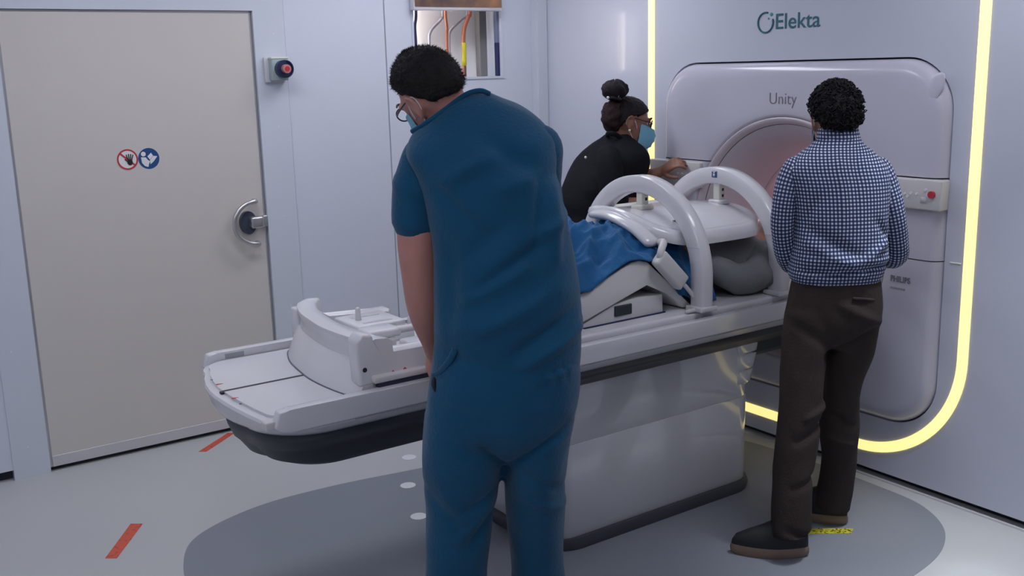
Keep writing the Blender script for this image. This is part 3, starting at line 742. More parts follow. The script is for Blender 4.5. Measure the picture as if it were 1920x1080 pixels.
# ================================================================== LEG WEDGE
wd = thing('leg_wedge', 'white tent-shaped foam leg wedge under the blue drape', 'wedge', (2.5, YC, .860))
WY0, WY1 = 2.86, 3.43
prof = [(1.98, .865), (1.98, .915), (2.27, .995), (2.507, 1.078), (2.55, 1.085), (2.594, 1.072), (2.68, .995), (2.765, .910), (2.825, .872), (2.825, .862), (2.776, .866), (2.733, .905), (2.69, .936), (2.589, .990), (2.28, .886), (2.05, .863)]
mk('pad', prism(prof, 'y', WY0, WY1, .006), FOAM, wd, sharp=45)
mk('support_box', prism([(2.24, .862), (2.683, .862), (2.680, .934), (2.53, .938), (2.44, .930), (2.34, .895)], 'y', WY0+.012, WY1-.012, .003), PLASTIC2, wd, sharp=45)
mk('window', rbox(2.437, 2.522, WY0+.006, WY0+.02, .882, .922, .003, 1), mat('window_dark', (.02, .03, .035), .5), wd, smooth=False)
mk('box_line', box(2.29, 2.69, WY0+.005, WY0+.02, .8605, .8645), NAVY, wd, smooth=False)

# ================================================================== COIL, ARCHES
def arch(x, label, posts, plaque):
    t_ = thing('coil_arch', label, 'arch', (x, YC, .860))
    ro_, ri_, cz = .376, .306, .986
    ring = []
    N_ = 40
    path = [(-1, .861), (-1, .90), (-1, .94)] + [('a', pi-pi*i/N_) for i in range(N_+1)] + [(1, .94), (1, .90), (1, .861)]
    rings = []
    for a_, b_ in path:
        if a_ == 'a':
            co_, si = cos(b_), sin(b_); po = (YC+ro_*co_, cz+ro_*si); pi_ = (YC+ri_*co_, cz+ri_*si)
        else: po = (YC+a_*ro_, b_); pi_ = (YC+a_*ri_, b_)
        hw = .030; e = .10
        q = []
        for u_, v_ in ((-1+e*2, 0), (1-e*2, 0), (1, e), (1, 1-e), (1-e*2, 1), (-1+e*2, 1), (-1, 1-e), (-1, e)):
            q.append(V((x+u_*hw, po[0]+(pi_[0]-po[0])*v_, po[1]+(pi_[1]-po[1])*v_)))
        rings.append(q)
    ar = mk('arch_band', stack(rings), PLASTIC, t_, sharp=50)
    mk('arch_joint', box(x-.0305, x+.0305, YC-.377, YC-.305, 1.075, 1.078) if 0 else rbox(x-.031, x+.031, YC-.352, YC-.285, 1.106, 1.109, .001, 1), mat('joint_pale', (.45, .45, .5), .4), ar, smooth=False)
    for s in (-1, 1):
        mk('arch_foot', rbox(x-.045, x+.045, YC+s*.341-.045, YC+s*.341+.045, .8605, .880, .006), PLASTIC, t_, sharp=40)
    ps = mk('post', rbox(x-.018, x+.018, YC-.018, YC+.018, 1.19, 1.335, .004), IVORY, t_, sharp=40)
    for k in range(posts):
        mk('peg_hole', rbox(x-.002, x+.010, YC-.0195, YC-.0175, 1.285-.026*k, 1.297-.026*k, .001, 1), BLACKP, ps, smooth=False)
    if plaque:
        pq = mk('plaque', rbox(x-.0325, x-.0300, YC-.016, YC+.014, 1.318, 1.346, .001, 1), BLUEP, t_, smooth=False)
        mk('plaque_figure', join(disc((x-.0328, YC, 1.339), .0035, (1, 0, 0), .001, 12), prism([(YC-.007, 1.334), (YC+.007, 1.334), (YC+.005, 1.330), (YC+.004, 1.321), (YC+.001, 1.328), (YC-.001, 1.328), (YC-.004, 1.321), (YC-.005, 1.330)], 'x', x-.0333, x-.0327)), WHITE, pq, smooth=False)
        mk('plaque_top', box(x-.0333, x-.0327, YC-.012, YC+.010, 1.3425, 1.3448), WHITE, pq, smooth=False)
    return t_
arch(2.822, 'white hoop arch beside the cable box spanning the patient couch', 3, False)
arch(3.262, 'white hoop arch with a small blue plaque nearest the scanner bore', 4, True)

cl = thing('anterior_coil', 'white curved receiver coil lying over the patient under the arches', 'coil', (3.0, YC, 1.08))
def coil_z(x, y):
    d = y-3.16; z = 1.205-(1.30 if d < 0 else .55)*d*d
    e = (x-2.99)/.33
    return z - .035*max(0, e)**3 + .006*max(0, -e)**2
def coil_pt(s, r, dz):
    """superellipse plan, r 0..1"""
    ca, sa = cos(s), sin(s)
    return (2.998+.352*r*spow(ca, .55), 3.140+.262*r*spow(sa, .62))
NS = 72
rings = []
for r, dz in ((.02, .020), (.5, .020), (.80, .021), (.86, .024), (.90, .034), (.95, .037), (.985, .030), (1.0, .014), (.99, -.006), (.95, -.014), (.85, -.008), (.5, -.005), (.02, -.005)):
    q = []
    for i in range(NS):
        x, y = coil_pt(2*pi*i/NS, r, dz); q.append(V((x, y, coil_z(x, y)+dz)))
    rings.append(q)
mk('shell', stack(rings), PLASTIC, cl, sharp=60)
mk('end_wing', tube([V((2.675, 2.93, 1.128)), V((2.662, 3.0, 1.178)), V((2.66, 3.12, 1.208)), V((2.668, 3.22, 1.208)), V((2.70, 3.29, 1.195))], [(.045, .020), (.05, .022), (.05, .022), (.048, .022), (.035, .018)], 16, 5, True, (0, 0, 1)), PLASTIC, cl)
for x in (2.822, 3.262): mk('socket', rbox(x-.035, x+.035, YC-.035, YC+.035, coil_z(x, YC)+.015, coil_z(x, YC)+.038, .008), IVORY if x < 3 else PLASTIC, cl, sharp=40)
for x, y in ((2.86, 2.985), (3.30, 3.20), (2.70, 3.18)):
    z = coil_z(x, y)+.0375 if x > 3 else coil_z(x, y)+.024
    mk('marking', rbox(x-.018, x+.018, y-.005, y+.005, z-.002, z+.001, .0008, 1), GREYP, cl, smooth=False)
cb = [V((2.70, 2.905, 1.128)), V((2.672, 2.86, 1.135)), V((2.640, 2.835, 1.118)), V((2.628, 2.83, 1.095)), V((2.636, 2.835, 1.070))]
mk('cable_stub', tube(cb, [.016, .015, .014, .014, .014], 14, 5), PLASTIC2, cl)
d = (V((2.752, 2.835, .968))-V((2.618, 2.835, 1.098))).normalized()
M = Matrix.Translation((2.684, 2.835, 1.032)) @ Matrix.Rotation(math.atan2(-d.z, d.x), 4, 'Y')
mk('cable_box', xf(rbox(-.088, .088, -.022, .022, -.034, .034, .012), M), PLASTIC2, cl, sharp=45)
mk('cable', tube([V((2.748, 2.835, .975)), V((2.775, 2.83, .945)), V((2.805, 2.82, .905)), V((2.825, 2.808, .880)), V((2.80, 2.80, .868)), V((2.74, 2.80, .867))], [.0085]*6, 12, 5), PLASTIC2, cl)

# ================================================================== FLOOR MARKS
d0 = None
for q in ((767, 857), (765, 910), (785, 968), (788, 815)):
    p = at(*q, 2, .002)
    z0_ = .0013 if q[1] > 880 else .0002
    o = mk('floor_dot', disc((p.x, p.y, z0_+.0008), .034, (0, 0, 1), .0012, 32), mat('dot_white', (.72, .72, .74), .4), None, smooth=False)
    tag(o, {857: 'round white sticker on light floor just outside the dark floor area', 910: 'round white sticker just inside the edge of the dark floor area', 968: 'round white sticker on dark floor closest to the pedestal', 815: 'round white sticker on light floor closest to the door wall'}[q[1]], 'floor sticker', 'white floor stickers in a row')
def tape(qs, label, m=TAPEM, z=.0003):
    P = [at(*q, 2, z) for q in qs]
    o = mk('floor_tape', stack([[V((p.x, p.y, zz)) for p in P] for zz in (z, z+.0008)]), m, None, smooth=False); tag(o, label, 'tape')
tape([(197, 1047), (219, 1047), (268, 982), (245, 982)], 'orange tape strip on open floor near the dark floor area')
tape([(372, 847), (387, 847), (440, 812), (427, 812)], 'orange tape strip on the floor at the foot of the door')
tape([(1512, 1001), (1596, 1000), (1600, 991), (1518, 991)], 'yellow tape strip with black print on the floor behind the heel', YTAPEM, .0014)
#SECTION_PEOPLE
# ================================================================== PEOPLE
def frame(fwd, up):
    f = V(fwd).normalized(); r = f.cross(V(up)).normalized(); u = r.cross(f)
    return f, r, u
def headM(c, fwd, up, s=1.):
    f, r, u = frame(fwd, up)
    M = Matrix((r, f, u)).transposed().to_4x4(); M.translation = V(c)
    return M @ Matrix.Diagonal((s, s, s, 1))
SK_C, SK_R = V((0, -.012, .030)), V((.077, .099, .094))
def head_geos():
    g = [sphere(SK_C, tuple(SK_R), 28, 18)]
    g.append(loft([(V((0, .012, .045)), V((.070, 0, 0)), V((0, .080, 0)), 2.2), (V((0, .016, .0)), V((.069, 0, 0)), V((0, .079, 0)), 2.2),
                   (V((0, .020, -.04)), V((.064, 0, 0)), V((0, .074, 0)), 2.3), (V((0, .028, -.075)), V((.054, 0, 0)), V((0, .064, 0)), 2.3),
                   (V((0, .042, -.102)), V((.038, 0, 0)), V((0, .046, 0)), 2.3), (V((0, .052, -.116)), V((.022, 0, 0)), V((0, .026, 0)), 2.2)], 28, 4))
    g.append(tube([V((0, .090, .028)), V((0, .104, .0)), V((0, .116, -.022)), V((0, .100, -.034))], [.010, .012, .014, .012], 12, 4))
    for s in (-1, 1):
        g.append(sphere((s*.012, .100, -.030), (.011, .012, .009), 12, 8))
        g.append(tube([V((s*.010, .093, .034)), V((s*.030, .091, .040)), V((s*.052, .076, .034))], [.009, .010, .007], 10, 4))
        g.append(sphere((s*.042, .060, -.012), (.024, .020, .022), 14, 8))
        # ear: flat shell plus helix and lobe
        g.append(sphere((s*.078, -.008, .002), (.008, .019, .029), 14, 10))
        hp_ = [V((s*.074, .010, .012)), V((s*.084, .006, .030)), V((s*.090, -.010, .036)), V((s*.092, -.025, .022)), V((s*.088, -.024, -.002)), V((s*.080, -.010, -.026)), V((s*.074, .002, -.030))]
        g.append(tube(hp_, [.005, .006, .0062, .006, .0055, .007, .005], 10, 4))
    g.append(tube([V((-.024, .086, -.066)), V((0, .098, -.062)), V((.024, .086, -.066))], [.005, .007, .005], 10, 4))
    g.append(tube([V((-.022, .086, -.076)), V((0, .096, -.077)), V((.022, .086, -.076))], [.005, .0075, .005], 10, 4))
    return g
def hand_geos(wrist, fdir, palm, side, curl=(20, 25, 30, 35), spread=3, thumb=35, s=1.):
    """wrist point, finger direction, palm normal; side +1 right hand, -1 left"""
    f = V(fdir).normalized(); p = V(palm); p = (p-f*p.dot(f)).normalized(); a = f.cross(p)*side   # a: towards the thumb side
    W = V(wrist); g = []
    def q(x, y, z): return W + (a*x + f*y + p*z)*s
    g.append(loft([(q(0, -.02, 0), a*.027*s, p*.020*s, 2.3), (q(0, .01, 0), a*.029*s, p*.019*s, 2.4), (q(.002, .045, 0), a*.040*s, p*.016*s, 2.6),
                   (q(.001, .080, 0), a*.042*s, p*.0145*s, 2.6), (q(0, .094, 0), a*.039*s, p*.011*s, 2.4)], 20, 3))
    for i, (bx, L, r) in enumerate(((.030, .074, .0088), (.010, .082, .0090), (-.011, .076, .0086), (-.031, .060, .0078))):
        base = q(bx, .082 if i < 3 else .076, 0); ang = radians(curl[i]*.55); sp_ = radians(spread*(1.5-i))
        pts = [base]; cur = base; A_ = ang
        for k, frac in enumerate((.46, .31, .23)):
            dv = f*cos(A_)+p*sin(A_)+a*math.tan(sp_); cur = cur+dv.normalized()*L*frac*s; pts.append(cur); A_ += radians(curl[i]*(1.0 if k == 0 else .7))
        g.append(tube(pts, [r*s*1.08, r*s, r*s*.92, r*s*.78], 12, 3))
    th = radians(thumb)
    b0 = q(.026, .018, .004); d1_ = (a*sin(th)*1.1+f*cos(th)+p*.35).normalized(); d2_ = (a*sin(th*.5)+f*cos(th*.5)+p*.45).normalized()
    g.append(tube([b0, b0+d1_*.036*s, b0+d1_*.036*s+d2_*.032*s, b0+d1_*.036*s+d2_*.056*s], [.015*s, .0118*s, .0102*s, .0082*s], 12, 3))
    return g
def hair_shell(M, mask, thick, nz, amp, freq, seed=0, seg=96, rings=64, skin=.016):
    """closed star-shaped hair volume in head space; mask(d)->0..1 where hair grows"""
    vs_, fs = [], []
    for j in range(rings+1):
        th = pi*j/rings
        for i in range(seg):
            ph = 2*pi*i/seg; d = V((sin(th)*cos(ph), sin(th)*sin(ph), cos(th)))
            r = 1/math.sqrt((d.x/SK_R.x)**2+(d.y/SK_R.y)**2+(d.z/SK_R.z)**2)
            m_ = max(0, min(1, mask(d))); m_ = m_*m_*(3-2*m_)
            t_ = thick(d)*m_ - skin*(1-m_)
            t_ += m_*amp*(noise.noise(d*freq+V((seed, 0, 0)))+.6*noise.noise(d*freq*2.3+V((0, seed, 5))))
            vs_.append(M @ (SK_C + d*(r+t_)))
    for j in range(rings):
        for i in range(seg):
            k = (i+1) % seg; fs.append((j*seg+i, (j+1)*seg+i, (j+1)*seg+k, j*seg+k))
    return vs_, fs
def spikes(geo, M, mask, n, L, r, lean, seed=1):
    """short hair strands standing on the hair volume"""
    rnd = random.Random(seed); vs_, fs = [], []
    c = M @ SK_C; Mi = M.inverted(); down = (M.to_3x3() @ V((0, -.5, -.6))).normalized()
    tries = 0
    while len(fs) < n*3 and tries < n*12:
        tries += 1; p = V(rnd.choice(geo[0])); d = (Mi @ p - SK_C).normalized()
        if mask(d) < rnd.random()*.9+.08: continue
        out = (p-c).normalized(); dr = (out*(1-lean)+down*lean+V((rnd.uniform(-1, 1), rnd.uniform(-1, 1), rnd.uniform(-1, 1)))*.35).normalized()
        t1 = dr.orthogonal().normalized(); t2 = dr.cross(t1); k = len(vs_); l_ = L*rnd.uniform(.5, 1.1); b = p-out*.004
        vs_ += [b+t1*r, b-t1*r*.5+t2*r*.87, b-t1*r*.5-t2*r*.87, b+dr*l_]
        fs += [(k, k+1, k+3), (k+1, k+2, k+3), (k+2, k, k+3)]
    return vs_, fs
def curls(geo, M, mask, n, R, r, seed=2):
    rnd = random.Random(seed); out = []
    c = M @ SK_C; Mi = M.inverted(); tries = 0
    while len(out) < n and tries < n*20:
        tries += 1; p = V(rnd.choice(geo[0])); d = (Mi @ p - SK_C).normalized()
        if mask(d) < .6: continue
        o_ = (p-c).normalized(); ax = V((rnd.uniform(-1, 1), rnd.uniform(-1, 1), rnd.uniform(-1, 1))).normalized()
        u_ = ax.orthogonal().normalized(); v_ = ax.cross(u_); rr = R*rnd.uniform(.6, 1.2); a0 = rnd.uniform(0, 6)
        pts = [p+o_*R*.35+u_*rr*cos(a0+t_*1.25)+v_*rr*sin(a0+t_*1.25)+ax*rr*.12*t_ for t_ in range(5)]
        out.append(tube(pts, [r, r*1.1, r, r*.9, r*.5], 5, 1, False))
    return join(*out)
def men_mask(k=.636, c=-.041, soft=.16):
    def f(d):
        s_ = d.z-k*d.y-c+.07*noise.noise(d*4.5)
        if d.y < -.1: s_ += .13*math.exp(-((abs(d.x)-.72)/.2)**2)
        if abs(d.x) > .6 and d.y > -.55 and d.y < .35: s_ -= .22*(abs(d.x)-.6)   # clear of the ears
        return s_/soft+.5
    return f
def mask_geo(M):
    """surgical mask shell in head space"""
    rings = []; nu, nv = 26, 12
    def pt(i, j, off):
        a = radians(-70+140*i/nu); t_ = j/nv; z = -.004-.112*t_ + .022*abs(sin(a))*(.5-t_)*1.2
        b = .083+off+.017*math.exp(-(a/.30)**2)*max(0, 1-t_*1.6)+.030*sin(pi*min(1, t_*1.05+.02))**.6*cos(a)**2 + (.0035*(1 if j % 3 == 0 else 0)) - .02*max(0, t_-.75)*2
        return M @ V((sin(a)*(.064+off+.006), .018+cos(a)*b, z))
    vs_ = [pt(i, j, 0.004) for j in range(nv+1) for i in range(nu+1)] + [pt(i, j, 0.0015) for j in range(nv+1) for i in range(nu+1)]
    n1 = nu+1; off = n1*(nv+1); fs = []
    for j in range(nv):
        for i in range(nu):
            a = j*n1+i; fs += [(a, a+1, a+n1+1, a+n1), (off+a, off+a+n1, off+a+n1+1, off+a+1)]
    for j in range(nv): 
        for i in (0, nu): a = j*n1+i; fs.append((a, a+n1, off+a+n1, off+a))
    for i in range(nu):
        for j in (0, nv): a = j*n1+i; fs.append((a, a+1, off+a+1, off+a))
    return vs_, fs
def face_kit(M, par, mask_on=True, glasses=True, eyes=True, skinm=None):
    if eyes:
        for s in (-1, 1):
            e = mk('eye', sphere(M @ V((s*.031, .076, .020)), .0125, 14, 10), mat('eye_white', (.6, .58, .56), .2), par)
            mk('iris', sphere(M @ V((s*.031, .0855, .020)), .0052, 10, 8), BLACKP, e)
            mk('eyebrow', tube([M @ V((s*.014, .101, .044)), M @ V((s*.034, .100, .050)), M @ V((s*.054, .086, .043))], [.003, .0035, .002], 8, 3), HAIRD, par)
    if mask_on:
        mo = mk('face_mask', mask_geo(M), MASKM, par, sharp=50, label='light blue surgical face mask')
        for s in (-1, 1):
            pts = [(s*.070, .032, -.020), (s*.079, .018, .010), (s*.083, -.004, .034), (s*.085, -.028, .026), (s*.084, -.030, .0), (s*.079, -.012, -.026), (s*.076, .012, -.060), (s*.069, .032, -.085)]
            mk('ear_loop', tube([M @ V(p) for p in pts], [.0016]*len(pts), 6, 4, False), LOOP, mo)
    if glasses:
        gl = None
        for s in (-1, 1):
            pts = [M @ V((s*.034+.026*cos(a), .106-.012*abs(cos(a)) if 0 else .108-.25*abs(s*.034+.026*cos(a))**1.3, .020+.019*sin(a))) for a in [2*pi*i/20 for i in range(21)]]
            o = mk('glasses', tube(pts, [.0022]*21, 6, 1, False), GLASSF, par) if gl is None else mk('glasses_rim', tube(pts, [.0022]*21, 6, 1, False), GLASSF, gl)
            if gl is None: gl = o
            mk('temple_arm', tube([M @ V((s*.064, .094, .024)), M @ V((s*.080, .06, .026)), M @ V((s*.085, .0, .030)), M @ V((s*.084, -.026, .016))], [.0026]*4, 6, 4), GLASSF, gl)
        mk('bridge', tube([M @ V((-.010, .110, .022)), M @ V((0, .116, .026)), M @ V((.010, .110, .022))], [.002]*3, 6, 3), GLASSF, gl)
def sec(xl, xr, py, h, hd, p=2.4, sk=0.):
    m_ = mpp((xl+xr)/2, py, h); c = hp((xl+xr)/2, py, h)
    return (c, ER*(xr-xl)/2*m_, EF*hd, p)
def shoe(root, heel, fdir, m_up, m_sole, L=.285, name='shoe', z0=.001, lift=0.):
    f = V(fdir).normalized(); r = f.cross(EZ).normalized(); H_ = V((heel[0], heel[1], z0))
    def ol_(l0, l1, w, z, n=28, toe=1.15):
        pts = []
        for i in range(n):
            a = 2*pi*i/n; y = (l0+l1)/2-(l1-l0)/2*cos(a); t_ = (y-l0)/(l1-l0)
            ww = w*(.80+.32*math.sin(pi*min(1, t_*1.1))**1.0*(1 if t_ > .35 else .85))
            pts.append(H_+f*y*L+r*ww*spow(sin(a), .85)+EZ*z)
        return pts
    def up(z, t_): return z
    s_ = mk('sole', stack([ol_(.03, .95, .040, 0), ol_(-.01, .99, .043, .010), ol_(-.015, 1.0, .044, .028), ol_(.0, .985, .042, .040)]), m_sole, root, sharp=50, label='tan rubber sole')
    rings = [ol_(.0, .985, .0415, .036), ol_(.0, .975, .0425, .055), ol_(.005, .93, .041, .075), ol_(.01, .78, .039, .095), ol_(.015, .60, .037, .115), ol_(.02, .46, .035, .135)]
    o = mk(name, stack(rings), m_up, root, sharp=60)
    s_.parent = o
    for k in range(3):
        y = .62-.07*k; z = .098+.014*k
        mk('lace', tube([H_+f*y*L+r*.022+EZ*(z-.006), H_+f*y*L+EZ*(z+.004), H_+f*y*L-r*.022+EZ*(z-.006)], [.003]*3, 6, 3), m_up, o)
    return o

# ------------------------------------------------------------------ man in teal scrubs
HS = 2.88
root = thing('person', 'person in teal scrubs with short dark hair bending over the couch', 'person', hp(925, 1000, HS)*1)
root.location.z = 0
D = lambda px, py, dh=0.: hp(px, py, HS+dh)
# head
hc_ = D(814, 184, .06)
hf = (EF*.743 - ER*.60 - EZ*.50); HM = headM(hc_, hf, EZ*.878+EF*.09-ER*.62, 1.03)
top_keys = [sec(809, 1086, 690, HS, .165, 2.5), sec(813, 1091, 640, HS, .172, 2.5), sec(815, 1092, 580, HS, .175, 2.5), sec(814, 1084, 510, HS, .172, 2.5), sec(810, 1070, 440, HS, .168, 2.5),
            sec(800, 1056, 380, HS, .162, 2.5), sec(784, 1046, 330, HS, .152, 2.5), sec(764, 1044, 290, HS+.005, .142, 2.5), sec(768, 1042, 262, HS+.01, .130, 2.4),
            sec(785, 1024, 236, HS+.02, .115, 2.3), sec(812, 998, 212, HS+.03, .098, 2.2), sec(838, 970, 194, HS+.035, .082, 2.1), sec(858, 938, 180, HS+.04, .062, 2.0), sec(878, 918, 172, HS+.04, .035, 2.0)]
waist = hp(950, 660, HS)
body = head_geos(); body = [xf(g, HM) for g in body]
nb = D(868, 250, .05)
body.append(tube([nb-EZ*.06, nb+EZ*.02, (nb+EZ*.03).lerp(hc_, .55)+EF*.0, HM @ V((0, -.03, -.03))], [.085, .070, .064, .060], 20, 4))
body.append(loft([(hp(950, 700, HS), ER*.17, EF*.12, 2.4), (hp(950, 520, HS), ER*.165, EF*.12, 2.4), (hp(930, 340, HS), ER*.17, EF*.11, 2.4), (hp(905, 250, HS), ER*.12, EF*.08, 2.2)], 24, 4))
# left arm
LA = [D(800, 300, .02), D(782, 420, .01), D(786, 520, .02), D(797, 585, .06), D(812, 640, .13), D(816, 664, .17)]
body.append(tube(LA, [.046, .057, .050, .049, .036, .029], 20, 5))
body += hand_geos(LA[-1], (D(803, 722, .26)-LA[-1]), ER*.9+EF*.4, -1, (14, 18, 22, 26), 2, 20, 1.02)
RA = [D(1014, 305, .03), D(1018, 400, .13), D(1020, 520, .18), D(985, 600, .30), D(950, 650, .40)]
body.append(tube(RA, [.044, .047, .046, .042, .029], 18, 4))
body += hand_geos(RA[-1], (D(900, 680, .48)-RA[-1]), -EZ-EF*.2, 1, (25, 28, 30, 34), 2, 30, 1.02)
# legs in skin, inside the trousers
def leg_path(pts): return [V(p) for p in pts]
ll_b, rl_b = D(860, 1080), D(1008, 1080, .10)
LL = [D(880, 730), D(866, 860), D(860, 960, .0), ll_b, V((ll_b.x-.01, ll_b.y-.005, .25)), V((ll_b.x-.015, ll_b.y-.015, .07))]
RL = [D(1015, 730), D(1005, 860, .03), D(1004, 960, .07), rl_b, V((rl_b.x+.0, rl_b.y+.0, .25)), V((rl_b.x, rl_b.y-.01, .07))]
for P in (LL, RL):
    body.append(tube(P, [.085, .078, .06, .055, .045, .038], 16, 4))
    ft = EF*.8-ER*.25; b = P[-1]
    body.append(tube([b-ft*.0-EZ*.02, b+ft*.06-EZ*.03, b+ft*.13-EZ*.035], [(.03, .025), (.03, .02), (.03, .014)], 14, 3))
mk('body', remesh(body, .0058, 5, .5), SKIN1, root)
# shirt
def st(a, b, w_, d): return (D(*a), D(*b), w_, d)
SF = [st((905, 250), (1030, 330), .03, -.006), st((840, 330), (920, 285), .022, .007), st((830, 350), (900, 420), .02, -.006), st((1010, 330), (1000, 470), .014, -.005),
      st((1035, 340), (1040, 470), .016, .006), st((905, 520), (1010, 440), .016, -.008), st((880, 540), (985, 480), .016, .006), st((1000, 430), (1060, 400), .018, .005),
      st((840, 600), (1000, 560), .03, .004), st((960, 640), (1075, 560), .018, -.007), st((980, 660), (1085, 600), .014, .006), st((830, 640), (900, 660), .02, -.005), st((850, 450), (845, 620), .03, -.006),
      st((900, 600), (1040, 520), .022, .005), st((870, 470), (960, 400), .03, -.006), st((930, 350), (1000, 320), .025, .005)]
shirt = wrinkle(loft(top_keys, 120, 12), .006, (7, 7, 4.5), SF, 3.)
so = mk('scrub_top', shirt, SCRUB, root)
sl = tube([D(812, 268, .02), D(796, 300, .02), D(782, 350, .012), D(779, 395, .01), D(779, 417, .01)], [.052, .064, .066, .066, .067], 32, 6, True)
mk('sleeve', wrinkle(sl, .0035, (12, 12, 8), [st((770, 300), (815, 345), .015, -.006), st((745, 340), (790, 400), .016, .005), st((760, 370), (815, 385), .012, -.004)], 1.), SCRUB, so)
sr = tube([D(1000, 258, .0), D(1016, 276, .0), D(1018, 310, .04), D(1016, 350, .09), D(1020, 395, .13)], [.046, .056, .056, .058, .060], 28, 5, True)
mk('sleeve', wrinkle(sr, .004, (12, 12, 8), (), 2.), SCRUB, so)
# collar band
ckeys = [D(918, 176, -.005), D(900, 170, -.015), D(872, 178, -.015), D(835, 205, -.02), D(797, 232, -.03), D(772, 247, .0)]
mk('collar_band', tube(ckeys, [(.004, .007)]*6, 10, 5), SCRUB, so)
# trousers
tg = [loft([sec(818, 1084, 650, HS, .165, 2.5), sec(808, 1088, 700, HS, .170, 2.5), sec(799, 1082, 755, HS, .172, 2.5), sec(798, 1068, 800, HS, .150, 2.5), sec(815, 1045, 838, HS, .110, 2.3), sec(850, 1010, 862, HS, .06, 2.2)], 40, 5),
      tube([D(868, 770, .0), D(867, 850), D(865, 910), D(860, 970), D(857, 1030), D(856, 1080), V((LL[4].x, LL[4].y, .26)), V((LL[5].x, LL[5].y, .075))], [(.115, .150), (.117, .140), (.113, .122), (.101, .108), (.095, .100), (.092, .096), (.092, .096), (.097, .1)], 32, 5, False, EF),
      tube([D(1010, 770, .02), D(1004, 850, .03), D(1003, 910, .05), D(1003, 970, .07), D(1006, 1030, .09), D(1008, 1080, .10), V((RL[4].x, RL[4].y, .26)), V((RL[5].x, RL[5].y, .075))], [(.108, .150), (.098, .138), (.091, .118), (.089, .105), (.084, .097), (.081, .092), (.085, .092), (.09, .095)], 32, 5, False, EF)]
TF = [st((905, 810), (950, 865), .016, -.012), st((850, 800), (945, 850), .02, -.006), st((960, 850), (1060, 780), .018, -.010), st((1000, 830), (1065, 800), .014, .006), st((800, 900), (900, 1000), .022, -.006), st((880, 1010), (922, 950), .016, -.010),
      st((860, 990), (920, 930), .016, .007), st((815, 860), (870, 940), .03, .005), st((985, 870), (1055, 910), .016, -.008), st((990, 920), (1058, 950), .018, .006), st((1000, 665), (1062, 652), .008, -.008), st((990, 690), (1075, 668), .010, .006),
      st((1010, 655), (1020, 700), .006, -.005), st((1030, 652), (1042, 700), .006, -.005), st((1050, 650), (1062, 695), .006, -.005), st((830, 740), (1060, 770), .03, -.004), st((860, 940), (940, 900), .018, -.007)]
TF = [(p0, p1, w_*.8, d_*.5) for p0, p1, w_, d_ in TF]
to = mk('scrub_trousers', wrinkle(remesh(tg, .009, 14, .5), .006, (8, 8, 5), TF, 5.), SCRUB, root)
# open side pocket
po = [D(853, 655, -.142), D(845, 672, -.136), D(832, 690, -.120), D(822, 700, -.100), D(812, 704, -.072)]
mk('pocket_edge', tube(po, [(.004, .009)]*5, 10, 5), SCRUB, to)
mk('pocket_opening', loft([(D(815, 703, -.058), ER*.004, EF*.03, 2), (D(815, 718, -.066), ER*.010, EF*.034, 2), (D(820, 738, -.075), ER*.003, EF*.02, 2)], 16, 4), mat('pocket_shade', (.008, .012, .02), .9), to)  # near-black solid paints the shade inside the open pocket
for P in (LL, RL): shoe(root, (P[-1].x-EF.x*.08, P[-1].y-EF.y*.08), EF*.85-ER*.25, SHOEB, SOLE)
# hair, glasses, mask
mm = men_mask(.80, .0, .42)
def th1(d): return .008+.009*max(0, d.z)+.012*max(0, d.y*.6+d.z*.8-.55)
hg = hair_shell(HM, mm, th1, 0, .0026, 9, 3, 120, 80, .009)
ho = mk('hair', hg, HAIRD, root)
mk('hair_strands', spikes(hg, HM, mm, 5000, .014, .0011, .35), HAIRD, ho)['kind'] = 'stuff'
face_kit(HM, root)

# ------------------------------------------------------------------ man in gingham shirt
HPn = 3.70
E_ = lambda px, py, dh=0.: hp(px, py, HPn+dh)
root = thing('person', 'person in blue gingham shirt and brown trousers standing at the bore', 'person', E_(1550, 800))
root.location.z = 0
hc_ = E_(1564, 229, .055); HM = headM(hc_, EF*.98+ER*.0-EZ*.12, EZ+EF*.12, .96)
tk = [sec(1486, 1644, 524, HPn, .112, 2.5), sec(1480, 1652, 508, HPn, .122, 2.5), sec(1482, 1660, 480, HPn, .124, 2.5), sec(1486, 1662, 430, HPn, .122, 2.5), sec(1484, 1664, 380, HPn, .118, 2.5),
      sec(1479, 1665, 345, HPn, .112, 2.5), sec(1474, 1662, 318, HPn, .104, 2.4), sec(1484, 1650, 300, HPn, .095, 2.3), sec(1502, 1634, 284, HPn+.005, .084, 2.2), sec(1522, 1618, 270, HPn+.01, .072, 2.1), sec(1535, 1611, 258, HPn+.012, .062, 2.0), sec(1545, 1601, 252, HPn+.015, .050, 2.0)]
ef = lambda a, b, w_, d: (E_(*a), E_(*b), w_, d)
PF = [ef((1500, 420), (1590, 470), .015, -.006), ef((1500, 450), (1600, 500), .013, .006), ef((1630, 410), (1662, 450), .012, -.006), ef((1560, 300), (1565, 420), .010, .004), ef((1590, 300), (1588, 400), .010, -.003),
      ef((1610, 470), (1655, 440), .012, .006), ef((1490, 500), (1560, 505), .008, -.006), ef((1560, 500), (1650, 490), .008, -.006), ef((1500, 480), (1650, 478), .014, .005), ef((1520, 360), (1500, 410), .012, -.004)]
sh = wrinkle(loft(tk, 96, 8, True, True), .004, (10, 10, 6), PF, 8.)
so = mk('gingham_shirt', sh, GING, root)
LAp = [E_(1492, 312, .0), E_(1478, 345, .0), E_(1469, 400, .0), E_(1470, 450, .02), E_(1480, 486, .06), E_(1490, 490, .14), E_(1500, 478, .24)]
RAp = [E_(1646, 312, .0), E_(1660, 345, .0), E_(1674, 400, .0), E_(1681, 445, .02), E_(1680, 476, .06), E_(1668, 484, .14), E_(1650, 476, .24)]
